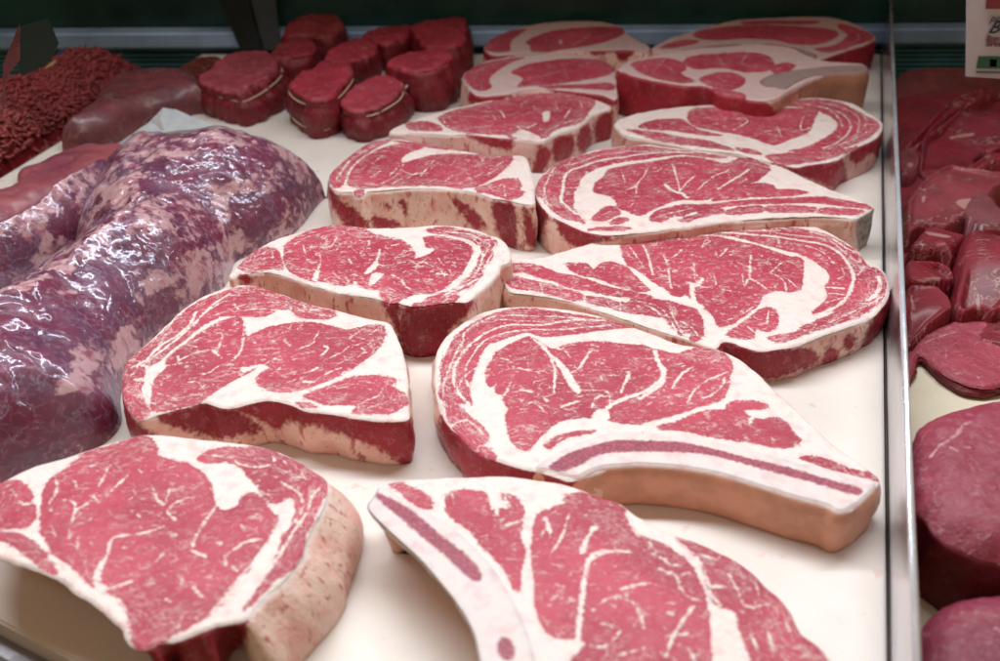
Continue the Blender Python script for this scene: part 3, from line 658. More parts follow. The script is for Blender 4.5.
cut('rib_steak', I_out, .031, steak_mat('meat of the dry edged steak', .3, seed=7.4, sidefat=(.76, .50, .46)), I_ops, g=.0009,
    side=[I1('345,215 440,218 530,228 520,275 440,264 380,242'), I1('700,240 770,225 765,300 700,325'), I1('790,220 830,180 845,260 800,285'), I1('860,170 930,130 955,260 880,275'), I1('640,270 690,290 660,350 640,400 610,370')],
    ph=5.1, label='boneless rib steak with dry ragged right edge and white pointed left tip', cat='steak', group='rib steaks on the white board')

# ---- steak at right in the middle distance
J1 = lambda t: W(610, 85, 3.571, t)
J_out = J1('22,150 20,130 60,110 130,92 250,75 380,68 500,55 620,48 730,45 810,52 870,65 920,92 972,128 972,160 940,195 880,222 840,245 820,262 790,270 720,280 660,290 600,278 555,268 500,255 460,245 380,235 300,225 250,213 150,195 60,180')
J_ops = [
 ('M', J1('280,105 300,85 380,80 480,80 600,82 690,85 740,95 730,120 720,150 700,172 650,190 600,210 570,212 520,195 470,180 420,170 350,160 300,145 280,125')),
 ('V', J1('400,110 440,120 480,115 490,130 440,160'), 1.8), ('V', J1('600,150 612,188'), 1.3), ('V', J1('520,182 560,165 600,160 650,155'), 1.1), ('V', J1('692,110 680,160 722,150'), 1.3), ('V', J1('330,100 392,142'), 1), ('V', J1('530,100 560,110'), 1),
 ('M', J1('100,150 160,125 250,120 280,140 330,165 400,180 330,180 240,165 160,160')), ('M', J1('60,160 140,165 250,185 350,200 400,215 440,235 340,222 240,205 130,185')), ('V', J1('60,157 180,168 300,182 400,202'), 1.2),
 ('M', J1('555,255 640,240 740,240 800,232 860,225 880,220 800,255 700,275 620,283')), ('M', J1('450,225 520,235 540,250 470,240')),
 ('M', J1('640,55 730,52 810,60 860,80 910,105 960,138 940,175 880,208 820,228 740,237 640,234 700,220 770,190 815,150 798,120 755,98 700,82 620,72')),
 ('V', J1('700,68 800,90 848,120 858,160 820,200 760,225'), 2), ('V', J1('740,60 840,85 890,120 880,180'), 1.3), ('V', J1('922,120 900,160 860,190'), 1.1), ('V', J1('942,150 880,190 780,225'), 1.3), ('V', J1('650,62 760,80 810,110 830,150'), 1.2),
 ('V', J1('900,100 920,130'), 1),
]
cut('rib_steak', J_out, .030, steak_mat('meat of the marbled steak', 1.3, seed=8.8, grain=3.2, sidefat=(.60, .36, .30)), J_ops, g=.0009,
    side=[J1('550,265 660,290 720,280 790,270 830,260 845,380 760,350 650,310'), J1('860,230 975,140 985,300 940,240 880,280')],
    ph=2.2, label='rib steak with streaky right rim, directly in front of the one with grey bones', cat='steak', group='rib steaks on the white board')

# ---- back rows
K1 = lambda t: W(455, 10, 4.757, t)
K_out = K1('40,310 70,280 130,245 230,222 340,210 450,205 560,210 660,225 730,250 760,285 768,350 765,420 700,400 600,385 500,375 430,372 330,378 270,390 240,398 140,405 90,395 60,360')
cut('rib_steak', K_out, .036, steak_mat('meat of the back steak', .4, seed=9.1, marb=.7, fat=(.66, .48, .46)), [
 ('M', K1('265,300 340,260 450,240 560,230 660,235 730,255 755,285 720,310 640,325 540,340 440,355 350,360 300,365 325,330 290,310')),
 ('M', K1('50,310 110,265 200,240 330,222 260,250 200,290 160,330 170,370 110,380 65,350')), ('M', K1('400,365 500,355 620,350 740,345 750,380 640,372 520,368')),
 ('F', K1('180,340 200,290 260,290 280,340 240,370')), ('V', K1('340,330 480,300 600,280'), 1), ('V', K1('500,260 640,250'), .9), ('V', K1('80,300 180,260 320,235'), 1)], g=.0011,
    side=[K1('430,368 600,380 765,415 750,455 600,410 480,392'), K1('80,385 240,392 262,412 140,445 70,440')], ph=.2,
    label='small rib steak directly left of the tall dark sided steak with grey bones', cat='steak', group='rib steaks on the white board')
L1 = lambda t: W(610, 5, 3.571, t)
L_out = L1('25,225 60,200 130,185 200,170 280,155 400,145 520,140 640,150 700,175 760,195 840,205 908,213 908,232 820,238 740,255 690,280 640,305 600,330 560,340 500,335 470,322 400,315 340,285 250,282 170,268 100,253 50,237')
L = cut('rib_steak', L_out, .045, steak_mat('meat of the two bone steak', .2, seed=10.4, marb=.8, fat=(.66, .46, .44), sidefat=(.44, .20, .13)), [
 ('M', L1('75,210 130,195 200,190 260,205 270,230 250,245 300,270 250,278 170,262 110,240')), ('M', L1('265,200 300,180 400,170 500,168 560,180 585,210 560,235 480,240 400,225 320,230 280,220')),
 ('M', L1('320,265 370,245 430,242 480,260 470,285 430,300 370,290')), ('M', L1('575,225 620,205 660,215 630,240 590,245')), ('V', L1('375,170 405,215'), 1.2), ('V', L1('490,175 470,210 520,225'), 1.2),
 ('V', L1('120,220 180,210 230,240'), 1.2), ('V', L1('200,190 150,240'), 1), ('M', L1('330,290 400,300 470,312 480,330 400,315'))], g=.0011,
    side=[L1('20,215 100,245 250,270 340,275 470,312 530,330 600,420 300,430 10,430')], ph=4.4,
    label='tall rib steak with grey bones and a deep dark red left side', cat='steak', group='rib steaks on the white board')
GB = bone_mat('greyed bone', top=(.34, .23, .215), marrow=(.2, .08, .08), side=(.42, .19, .12))
bone(L, L1('540,268 600,242 700,227 800,217 903,214 905,231 800,238 720,250 660,275 620,300 590,290 560,288'), .045, GB)
M_out = K1('140,170 180,130 260,95 360,70 480,55 600,52 700,55 790,75 820,110 880,145 930,175 915,195 840,188 760,190 660,190 560,190 460,195 380,205 280,210 180,212 145,195')
cut('rib_steak', M_out, .032, steak_mat('meat of the far left steak', .4, seed=11.4, marb=.6, fat=(.60, .42, .40)), [
 ('M', K1('340,150 420,110 540,90 680,80 790,85 800,110 760,135 680,160 560,180 440,193 370,198 360,170')), ('M', K1('150,160 220,110 340,90 270,140 260,180 250,200 160,198')),
 ('V', K1('560,165 640,120'), 1.3), ('V', K1('680,130 780,100'), 1), ('F', K1('495,140 510,140 510,158 495,158'))], g=.0012,
    side=[K1('660,188 840,183 830,225 780,245 760,200 670,218'), K1('140,180 280,205 250,260 150,240')], ph=1.1,
    label='rearmost left rib steak, right of the fillets, against the back wall', cat='steak', group='rib steaks on the white board')
N_out = L1('150,150 220,115 290,92 360,70 460,52 580,45 700,40 800,45 880,70 930,98 948,118 920,135 860,155 800,175 760,188 700,180 620,170 520,168 400,165 300,165 200,165')
Nn = cut('rib_steak', N_out, .034, steak_mat('meat of the far right steak', .4, seed=12.6, marb=.6, fat=(.58, .40, .38)), [
 ('M', L1('300,105 340,85 460,75 600,72 740,78 810,95 800,120 740,140 660,140 580,125 480,120 380,125 320,120')), ('M', L1('820,65 900,90 940,118 860,148 780,168 730,155 800,145 850,110 820,85')),
 ('M', L1('480,60 600,55 740,55 720,65 600,66 480,70')), ('M', L1('180,152 260,125 320,130 250,150')), ('V', L1('380,90 440,110'), 1), ('V', L1('560,90 640,120'), 1), ('V', L1('860,90 890,120 820,160'), 1.2),
 ('M', L1('460,150 560,140 640,150 700,165 600,165 500,160'))], g=.0012,
    side=[L1('760,180 860,150 950,110 960,230 860,240 780,240')], ph=3.0,
    label='rearmost right rib steak, in the corner of divider and back wall', cat='steak', group='rib steaks on the white board')
bone(Nn, L1('262,160 350,147 450,139 445,149 350,157'), .034, GB, depth=.12)
bone(Nn, L1('585,158 640,154 700,163 730,178 700,181 640,170'), .034, GB, depth=.12)

# ---- front left steak
A1 = lambda t: W(0, 425, 4.545, t)
A2 = lambda t: W(160, 425, 4.545, t)
A3 = lambda t: W(0, 516, 4.545, t)
A4 = lambda t: W(160, 516, 4.545, t)
A_out = A1('-90,300 -40,268 0,250 60,220 150,180 300,140 430,95 540,65 640,42 720,40 850,55 1000,68') + A2('400,85 480,100 560,125 640,165 700,210 740,235 762,265 755,330 730,400 690,480 655,560') + \
    A4('650,170 600,240 540,305 470,375 420,430 385,468 330,480 260,492 170,530 80,560 0,575') + A3('690,595 640,605 600,590 565,550 550,510 500,470 420,400 330,345 300,310 250,280 170,245 80,215 0,190 -60,170 -110,120 -120,20')
A_ops = [
 ('M', A1('-60,270 20,260 70,250 110,270 140,320 140,350 157,380 155,430 120,465 60,475 0,480 -60,480')), ('V', A1('55,290 75,330 105,360 155,352'), 2.4), ('V', A1('-10,330 20,310'), 2),
 ('M', A1('188,400 195,320 230,240 300,195 370,140 440,110 540,80 640,50 690,70 715,110 710,142 750,152') + A2('80,170 130,182 180,210 225,260 240,330 250,368 290,390 350,370 380,325 420,310 470,340 480,360 500,400 530,430 510,480 480,530 440,580 400,640') +
       A4('400,240 350,300 300,360 240,430 170,480 90,520 30,550') + A3('740,565 660,595 620,560 600,500 570,400 520,360 470,340 410,310 370,270 330,230 280,200 230,150 200,90') + A1('188,480')),
 ('V', A2('265,355 210,430 160,510 150,570 205,597'), 3.6), ('V', A1('250,230 258,300 225,350 235,385'), 3), ('V', A1('285,342 335,350 342,390 330,442'), 2.8), ('V', A1('340,388 395,360'), 2.8),
 ('V', A1('425,328 445,342'), 3), ('V', A1('450,278 480,220 490,190 532,170'), 2.4), ('V', A1('505,300 578,232'), 2.6), ('V', A1('370,187 432,180'), 2), ('V', A1('352,515 352,565'), 4),
 ('V', A1('315,470 318,515'), 2), ('V', A1('697,280 708,330 742,362'), 3.2), ('V', A1('770,290 755,350'), 2.8), ('V', A1('852,332 790,360 762,400 802,436'), 2.6),
 ('V', A1('738,463 660,490 560,505 508,520 492,570 470,640'), 3.8), ('V', A3('470,210 450,240 440,300 470,330'), 9), ('V', A3('595,298 500,330 470,330'), 5), ('V', A3('628,218 652,238 700,210 742,172'), 2.8),
 ('V', A3('780,480 795,490'), 3), ('V', A3('820,270 835,300'), 3.4), ('V', A3('880,320 922,370'), 3.6), ('V', A3('755,375 770,388'), 3.4), ('V', A3('822,460 808,505'), 2.4), ('V', A3('558,145 576,148'), 2.8),
 ('V', A1('235,460 252,505'), 1.8), ('V', A1('600,330 570,350'), 2), ('V', A1('600,390 640,420'), 1.8), ('V', A1('620,200 650,220'), 1.8), ('V', A1('340,255 348,275'), 2.5), ('V', A1('570,180 540,200'), 1.5),
 ('V', A1('410,530 430,570'), 1.6), ('V', A1('770,490 800,500'), 3),
 ('V', A4('297,222 300,180 340,150 400,115 462,108'), 3.4), ('V', A4('325,225 352,250'), 3), ('V', A4('258,115 276,125'), 3), ('V', A4('175,360 205,372'), 3.6), ('V', A4('88,258 97,305'), 2.6), ('V', A4('30,380 48,385'), 2.6),
 ('V', A4('145,315 170,335'), 2.4), ('V', A4('50,90 70,92'), 3), ('V', A4('370,45 385,55'), 3),
 ('M', A2('175,155 210,125 290,102 380,108 460,108 540,130 620,170 690,215 742,250 740,320 705,410 655,515') + A4('640,150 590,230 500,310 420,395 380,420 440,340 500,260 540,180 560,100') + A2('590,480 620,400 600,330 530,360 480,330 430,260 390,220 370,190 300,165 220,175')),
 ('V', A2('240,140 330,150 370,180 480,185 520,160 510,140'), 2.4), ('V', A2('560,160 600,220 590,250'), 2), ('V', A2('640,200 660,242'), 2), ('V', A2('550,260 620,300 650,360 620,430 560,500 500,600'), 3),
 ('V', A2('742,270 690,330 670,400 620,470 560,560 510,650'), 4.5), ('V', A2('450,250 440,290 500,320'), 2), ('V', A2('525,390 550,410'), 6), ('V', A2('690,300 660,380'), 1.8), ('V', A4('550,50 470,160 400,240 300,360 230,440'), 5.5),
 ('V', A4('470,290 420,310 380,340'), 4), ('V', A4('250,470 330,440 400,380'), 3), ('V', A2('660,200 620,240 560,200'), 1.8), ('V', A2('460,130 420,160'), 1.8),
 ('M', A3('-60,85 60,82 130,110 180,150 220,200 258,262 200,235 120,180 50,130 0,115 -40,100')),
]
cut('rib_steak', A_out, .036, steak_mat('meat of the front left steak', .9, seed=13.9, marb=.75, grain=2.2, sidefat=(.84, .62, .52)), A_ops,
    side=[A4('-200,700 -60,575 60,550 170,520 260,482 395,462 380,560 320,640 250,760 -80,800'), A3('540,500 560,560 640,605 740,590 860,600 860,760 560,760')],
    ph=.1, flare=[(.93, -.35, .016), (-.6, -.8, -.036)], bulge=.0022, label='rib steak cut off by the left edge, thick pale side facing right', cat='steak', group='rib steaks on the white board')

# ---- front bone steak
B1 = lambda t: W(360, 465, 3.372, t)
B2 = lambda t: W(590, 465, 3.372, t)
B_out = B1('28,142 50,105 80,65 140,50 250,40 380,38 480,38 600,50 700,65 770,88 830,112') + B2('75,118 110,135 150,165 220,205 290,236 360,255 430,290 520,340 600,410 660,470 710,560 770,610 830,680 870,760 860,900 760,1020 500,1100 200,1120') + \
    B1('700,1080 560,1000 450,850 420,730 400,650 380,570 330,480 270,400 200,320 130,255 70,200')
B_ops = [
 ('M', B1('105,62 170,75 225,102 242,145 205,142 150,105')),
 ('M', B1('290,140 295,105 330,88 400,88 430,105 440,148 470,150 505,145 478,102 520,105 550,150 545,190 540,240 555,290 542,350 530,430 500,370 460,320 410,270 370,220 310,180')),
 ('V', B1('455,90 462,165'), 5), ('V', B1('490,110 512,150'), 3), ('V', B1('495,202 545,188'), 2), ('V', B1('310,100 320,130'), 1.5),
 ('M', B1('585,220 600,170 650,145 690,130 690,110 740,98 800,110 850,130') + B2('60,120 105,150 130,200 150,240 200,250 250,270 290,300 330,330 360,380 385,440 400,520 410,600 400,700 380,800 300,900 100,950') +
       B1('760,900 700,780 700,700 720,650 760,610 740,585 680,585 630,560 600,500 590,400 580,300')),
 ('V', B1('850,288 790,300 765,340 750,440 735,590'), 7), ('V', B1('628,180 642,225'), 5), ('V', B1('705,165 680,240 648,290'), 3), ('V', B1('792,210 770,240 748,292'), 6), ('V', B1('610,190 660,155'), 2),
 ('V', B1('625,215 600,250'), 2), ('V', B1('760,170 800,150'), 2), ('V', B1('660,400 690,410'), 2), ('V', B1('640,330 680,340'), 1.8), ('V', B1('650,450 665,440'), 3),
 ('V', B2('0,322 60,290 132,290'), 5), ('V', B2('105,418 182,402'), 4), ('V', B2('85,450 140,460 170,510 182,552'), 3), ('V', B2('30,540 60,535 100,560 50,612 0,605'), 3),
 ('V', B2('235,350 290,372 335,368'), 3), ('V', B2('290,372 320,440 375,462'), 3), ('V', B2('352,478 290,560 258,645'), 4.4), ('V', B2('262,500 280,505'), 5), ('V', B2('255,580 335,568'), 2.4),
 ('V', B2('10,490 60,450 125,440'), 2.2), ('V', B2('210,300 250,320'), 2), ('V', B2('330,620 380,700'), 3), ('V', B2('100,640 180,620'), 3), ('V', B2('200,260 260,330 310,340'), 2), ('V', B2('120,500 160,560'), 1.6),
 ('M', B2('300,248 355,262 430,297 520,347 600,417 650,475 700,565 760,617 815,690 850,800 500,800 545,700 525,640 505,580 500,520 480,490 420,470 400,420 370,320')),
 ('V', B2('360,310 385,360 410,440 440,475'), 4.2), ('V', B2('400,412 455,415'), 4.6), ('V', B2('465,365 500,430 530,480 605,468'), 3), ('V', B2('540,560 565,625'), 3.6), ('V', B2('660,515 690,605'), 3),
 ('V', B2('600,560 622,645'), 2.4), ('F', B2('405,480 480,515 522,600 545,700 480,780 420,700')), ('V', B2('440,290 430,320 370,300'), 3), ('V', B2('560,400 570,440'), 2), ('V', B2('610,600 680,680'), 2.4),
]
B = cut('rib_steak', B_out, .033, steak_mat('meat of the front bone steak', 1.2, seed=14.3, marb=.8, grain=2.0), B_ops, side=[], ph=2.5, und=.0005, flare=[(-.85, -.5, -.018)],
    label='front rib steak with pale bone on its left edge, cut off by the bottom', cat='steak', group='rib steaks on the white board')
bone(B, B1('30,143 52,105 75,72 130,110 200,150 280,195 350,250 420,320 470,390 520,480 560,570 590,680 620,800 560,960 450,830 422,720 405,640 385,560 335,472 275,395 205,315 135,250 75,195'), .033, BONE, flare=(-.85, -.5, -.022), depth=.45, marrow=
     [B1('60,98 110,120 170,155 240,215 310,270 370,320 405,372 395,388 370,378 320,330 250,270 180,210 110,150 65,115'), B1('470,600 495,585 515,615 510,650 480,645')])

# ------------------------------------------------------------------ materials of everything else
def raw_mat(name, red=(.24, .018, .030), red2=(.15, .010, .020), fat=(.55, .28, .26), rot=.5, grain=3.0, rough=.34, coat=.25, sinew=.5, bumpy=.0012, fs=1.0, seed=0.0, sheen=(.30, .12, .14)):
    m, nt, b, out = mat(name); n = N(nt)
    md = n.attr('md'); co = n.coord(loc=(seed, seed*.4, 0)); st = n.coord(loc=(seed, 0, 0), rot=(0, 0, rot), scale=(1, grain, 1))
    low = n.ss(n.noise(co, 30*fs, 4), .35, .68)
    c = n.mix(low, red, red2)
    c = n.mix(n.ss(n.noise(st, 800*fs, 3, .6), .45, .8, 0, .4), c, sheen)
    r = n.ss(n.math('ABSOLUTE', n.math('SUBTRACT', n.noise(st, 38*fs, 3, .5, .6), .5)), 0, .016, 1, 0)
    r = n.math('MULTIPLY', r, n.ss(n.noise(co, 40*fs, 1), .52, .64, 0, sinew))
    dn = nt.nodes.new('ShaderNodeVectorMath'); dn.operation = 'MULTIPLY_ADD'
    n.put(dn.inputs[0], n.noise(co, 50*fs, 3, .6, out='Color')); dn.inputs[1].default_value = (.05, .05, .05); n.put(dn.inputs[2], co)
    vo = nt.nodes.new('ShaderNodeTexVoronoi'); vo.feature = 'DISTANCE_TO_EDGE'; vo.inputs['Scale'].default_value = 26*fs; n.put(vo.inputs['Vector'], dn.outputs[0])
    nv = n.math('MULTIPLY', n.ss(vo.outputs['Distance'], .004, .022, 1, 0), n.ss(n.noise(co, 30*fs, 2), .50, .60, 0, sinew))
    c = n.mix(n.math('MAXIMUM', r, nv), c, fat)
    f = n.math('ADD', md[0], n.math('MULTIPLY', n.math('SUBTRACT', n.noise(co, 500, 3), .5), 1.4))
    c = n.mix(n.ss(f, -.5, .4), c, fat)
    n.put(b.inputs['Base Color'], c)
    n.put(b.inputs['Roughness'], n.ss(n.noise(co, 150, 3), .3, .7, rough-.08, rough+.14))
    b.inputs['Coat Weight'].default_value = coat; b.inputs['Coat Roughness'].default_value = .25
    b.inputs['Specular IOR Level'].default_value = .4
    h = n.math('ADD', n.noise(st, 260*fs, 4, .65), n.math('MULTIPLY', n.noise(co, 70*fs, 3), 1.2))
    n.put(b.inputs['Normal'], n.bump(h, bumpy, .6)); sss(b, .12)
    return m
def plain(name, col, rough=.5, metal=0.0, var=.08, scale=40, bump_=0.0, stretch=(1, 1, 1), spec=.5):
    m, nt, b, out = mat(name); n = N(nt); co = n.coord(scale=stretch)
    v = n.noise(co, scale, 4, .6)
    c = n.mix(n.ss(v, .3, .7), tuple(x*(1-var) for x in col), tuple(min(1, x*(1+var)) for x in col))
    n.put(b.inputs['Base Color'], c); b.inputs['Metallic'].default_value = metal
    n.put(b.inputs['Roughness'], n.ss(n.noise(co, scale*2.3, 3), .3, .7, max(.02, rough-.07), rough+.08))
    b.inputs['Specular IOR Level'].default_value = spec
    if bump_: n.put(b.inputs['Normal'], n.bump(v, bump_, .5))
    return m

# ---- white board: faint stains, knife scuffs, juice smears
m, nt, b, out = mat('white board'); n = N(nt); co = n.coord()
c = n.mix(n.ss(n.noise(co, 7, 4), .35, .7), (.76, .685, .62), (.70, .63, .58))
c = n.mix(n.ss(n.noise(co, 60, 5, .65), .60, .80, 0, .35), c, (.66, .46, .36))
c = n.mix(n.ss(n.noise(co, 95, 3), .67, .73, 0, .5), c, (.70, .40, .36))
n.put(b.inputs['Base Color'], c); n.put(b.inputs['Roughness'], n.ss(n.noise(co, 30, 4), .3, .7, .34, .55))
n.put(b.inputs['Normal'], n.bump(n.noise(n.coord(scale=(1, 8, 1)), 260, 3), .0003, .35))
b.inputs['Subsurface Weight'].default_value = .3; b.inputs['Subsurface Scale'].default_value = .012; b.inputs['Subsurface Radius'].default_value = (1, .55, .25)
BOARD = m
STEEL = plain('brushed steel', (.55, .55, .57), .33, .85, .06, 30, .0002, (1, .05, 1))
RIMM = plain('tray rim metal', (.27, .25, .27), .40, .35, .05, 40)

# ---- board, tray and case floor
bp = [(202, 54), (880.5, 54), (887, 661), (889, 900), (640, 955), (75, 661), (0, 622), (-391, 418)]
bw = [P(x, y, 0)[:2] for x, y in bp]
bm = bmesh.new(); prism_bm(bm, bw, -.012, 0); bmesh.ops.bevel(bm, geom=[e for e in bm.edges if abs(e.verts[0].co.z-e.verts[1].co.z) < 1e-6 and e.verts[0].co.z > -.001], offset=.0012, segments=2, affect='EDGES')
board = bmobj('display_board', bm, BOARD); tag(board, 'white plastic board carrying the rows of rib steaks', 'display board')
cx = sum(p[0] for p in bw)/len(bw); cy = sum(p[1] for p in bw)/len(bw)
def grow(pts, d):
    q = np.array(pts); A = np.sum(q[:, 0]*np.roll(q[:, 1], -1)-np.roll(q[:, 0], -1)*q[:, 1])
    e = np.roll(q, -1, 0)-q; e /= np.linalg.norm(e, axis=1)[:, None]; nn = np.stack([e[:, 1], -e[:, 0]], 1)*(1 if A > 0 else -1)
    out = []
    for i in range(len(q)):
        n1, n2 = nn[i-1], nn[i]; v = (n1+n2); v /= (1+n1@n2); out.append(tuple(q[i]+v*d))
    return out
tr = grow(bw, .0125)
RX = [P(905.5, 661, 0), P(891, 60, 0)]
bm = bmesh.new(); prism_bm(bm, tr, -.020, -.0125); tray = bmobj('steel_tray', bm, RIMM)
tag(tray, 'shallow steel tray under the white board, its grey lip showing at front left', 'tray')
bm = bmesh.new()
for i in range(len(tr)):   # raised lip
    if i in (0, 1, 2, 3, 4): continue
    a, b_ = tr[i], tr[(i+1) % len(tr)]
    tube_bm(bm, [(*a, -.011), (*b_, -.011)], .0032, 8)
bmobj('lip', bm, STEEL, tray, smooth_=True)
FLOOR = plain('green case floor', (.105, .16, .07), .6, 0, .25, 60, .001)
bm = bmesh.new(); prism_bm(bm, [(-2.2, -.3), (2.2, -.3), (2.2, 2.0), (-2.2, 2.0)], -.06, -.045); fl = bmobj('case_floor', bm, FLOOR); tag(fl, kind='structure')

# ---- steel divider on the right with its sloping shoulder
zt = .050
d0, d1 = Vector(P(889.5, -5, zt)), Vector(P(915, 661, zt)); dd = (d1-d0); d2 = d1+dd*.25
side_n = Vector((-dd.y, dd.x, 0)).normalized()
if side_n.x < 0: side_n = -side_n
bm = bmesh.new()
a0, a1 = Vector((d0.x, d0.y, 0)), Vector((d2.x, d2.y, 0))
def quadbox(bm, a, b, nrm, w, z0, z1):
    pts = [a, b, b+nrm*w, a+nrm*w]; lo = [bm.verts.new((p.x, p.y, z0)) for p in pts]; hi = [bm.verts.new((p.x, p.y, z1)) for p in pts]
    bm.faces.new(lo); bm.faces.new(hi)
    for i in range(4): bm.faces.new((lo[i], lo[(i+1) % 4], hi[(i+1) % 4], hi[i]))
    bmesh.ops.recalc_face_normals(bm, faces=bm.faces[:])
quadbox(bm, a0, a1, side_n, .0016, -.012, zt)
MIR = plain('polished divider steel', (.60, .57, .60), .20, .9, .05, 18, .0003, (1, .1, 1))
dv = bmobj('divider', bm, MIR); tag(dv, 'thin upright steel divider between the white board and the dark meat', 'divider')
bm = bmesh.new(); tube_bm(bm, [a0+side_n*.0008+Vector((0, 0, zt)), a1+side_n*.0008+Vector((0, 0, zt))], .0019, 8)
bmobj('rolled_edge', bm, plain('bright edge steel', (.80, .85, .92), .22, .5, .03, 20), dv, smooth_=True)
# strip of steel between board and divider
bm = bmesh.new()
e0, e1 = Vector(P(881.3, 54, 0)), Vector(P(889.8, 900, 0))
v = [bm.verts.new(p) for p in ((e0.x+.0015, e0.y, -.004), (e1.x+.0015, e1.y, -.004), (a1.x-.0006, a1.y, .004), (a0.x-.0006, a0.y, .004))]
bm.faces.new(v); bmesh.ops.recalc_face_normals(bm, faces=bm.faces[:])
bmobj('shoulder', bm, RIMM, dv)

# ---- back of the case
zl = Zat(41, P(500, 50, 0)[1]+.02)
w0, w1 = Vector(P(0, 43.5, zl)), Vector(P(1000, 37.5, zl)); wd = (w1-w0).normalized()
wn = Vector((wd.y, -wd.x, 0)); wn = -wn if wn.y < 0 else wn       # away from the viewer
A_, B_ = w0-wd*1.2, w1+wd*1.0
A_.z = B_.z = 0
def zs(py): return Zat(py, (w0.y+w1.y)/2)
bm = bmesh.new(); quadbox(bm, A_, B_, wn, .02, -.045, 1.2)
DG = plain('dark green enamel', (.008, .050, .045), .35, 0, .35, 12)
bk = bmobj('case_back', bm, DG); tag(bk, 'dark green back wall of the display case above the vent slats', 'case wall')
bm = bmesh.new(); quadbox(bm, A_-wn*.022, B_-wn*.022, wn, .0215, zs(41.5), zs(24.5)); bmesh.ops.bevel(bm, geom=bm.edges[:], offset=.003, segments=3, affect='EDGES')
bmobj('ledge', bm, plain('blue grey ledge', (.34, .52, .86), .38, .2, .30, 9, 0, (1, 1, 1)), bk)
SL = plain('teal vent metal', (.10, .28, .35), .4, .3, .2, 30)
for k in range(8):
    z = zs(47+k*4.6)
    bm = bmesh.new(); quadbox(bm, A_-wn*.010, B_-wn*.010, wn, .0095, z, z+.0030); bmobj('slat', bm, SL, bk)
# slanting shelf bracket in front of the wall
Yb = (w0.y+w1.y)/2-.035
def slab(name, pxs, Y, th, material, parent=None):
    bm = bmesh.new(); f = [bm.verts.new(PY(x, y, Y)) for x, y in pxs]; r = [bm.verts.new(PY(x, y, Y)+Vector((0, th, 0))) for x, y in pxs]
    bm.faces.new(f); bm.faces.new(r[::-1]); k = len(f)
    for i in range(k): bm.faces.new((f[i], f[(i+1) % k], r[(i+1) % k], r[i]))
    bmesh.ops.recalc_face_normals(bm, faces=bm.faces[:])
    return bmobj(name, bm, material, parent)
br = slab('shelf_bracket', [(206, -30), (240, -30), (262, 49), (240, 49)], Yb, .006, plain('blackened bracket', (.006, .014, .013), .4))
tag(br, 'dark slanting shelf bracket behind the fillets', 'bracket')
slab('glass_edge', [(243, -30), (272, -30), (281, 50), (264, 50)], Yb+.004, .004, plain('grey bracket face', (.050, .070, .080), .35), br)

# ---- price card, top right
card = slab('price_card', [(967, -10), (1075, -10), (1075, 83), (966, 76.5)], .86, .0015, plain('white card', (.52, .50, .56), .45, 0, .03))
tag(card, 'white price card with handwriting, upright behind the dark red meat', 'price card')
def mark(name, pxs, col): return slab(name, pxs, .8588, .0008, plain(name+' ink', col, .5, 0, .05), card)
mark('red_stamp', [(987, -4), (1062, -4), (1062, 8.8), (986, 8.8)], (.20, .02, .03))
mark('green_band', [(979, 56.5), (1066, 57.5), (1065, 69.5), (976.5, 68.5)], (.012, .10, .045))
mark('green_logo', [(990, 59), (997, 59.5), (996.5, 67), (989.5, 66.5)], (.10, .22, .14))
mark('footer_line', [(976.5, 71.5), (1062, 73), (1062, 74.5), (976.3, 73)], (.10, .10, .11))
def words(txt, px, py, size, col, shear=0.0, name='lettering', bold=0.0):
    cu = bpy.data.curves.new(name, 'FONT'); cu.body = txt; cu.size = size; cu.extrude = .0002; cu.shear = shear; cu.offset = bold
    tmp = bpy.data.objects.new('tmp', cu); COL.objects.link(tmp)
    bpy.context.view_layer.update()
    me = bpy.data.meshes.new_from_object(tmp.evaluated_get(bpy.context.evaluated_depsgraph_get()))
    bpy.data.objects.remove(tmp)
    me.name = name; me.materials.clear(); me.materials.append(plain(name+' ink', col, .5, 0, .02))
    o = bpy.data.objects.new(name, me); COL.objects.link(o); o.parent = card
    o.location = PY(px, py, .8583)-card.location; o.rotation_euler = (math.pi/2, .03, 0)
words('prime', 989.5, 21.5, .0085, (.05, .05, .06), .2)
words('Beef', 987.5, 33, .0150, (.015, .015, .02), .3, bold=.0002)
words('Boneless', 986, 40.5, .0062, (.16, .02, .04), 0, bold=.0002)
words('Sirloin', 985.5, 46, .0062, (.16, .02, .04), 0, bold=.0002)

# ---- dark sign and clear strip, top left
sg = slab('sign_holder', [(19, 70), (20, 27), (48, 19), (58, 44), (54, 55), (45, 66), (22, 76)], .86, .002, plain('dark sign back', (.008, .022, .018), .4))
tag(sg, 'dark sign seen from behind with a blue and a yellow corner', 'sign')
slab('blue_corner', [(55, 57), (60, 50), (68, 46.5), (62, 54)], .859, .001, plain('blue corner', (.012, .05, .16), .5), sg)
slab('yellow_corner', [(44, 69), (49, 64), (56, 59.5), (53, 65)], .859, .001, plain('yellow corner', (.40, .42, .14), .5), sg)
ps_ = slab('plastic_strip', [(3, 64), (12, 42), (19.3, 24), (19.5, 60), (5, 80), (3.5, 112), (2, 112)], .80, .001, plain('painted pink reflection', (.20, .055, .07), .3, 0, .4, 25))  # pink reflection on the strip is put into its base colour
tag(ps_, 'clear plastic strip with a painted pink reflection, at the left edge of the case', 'strip')

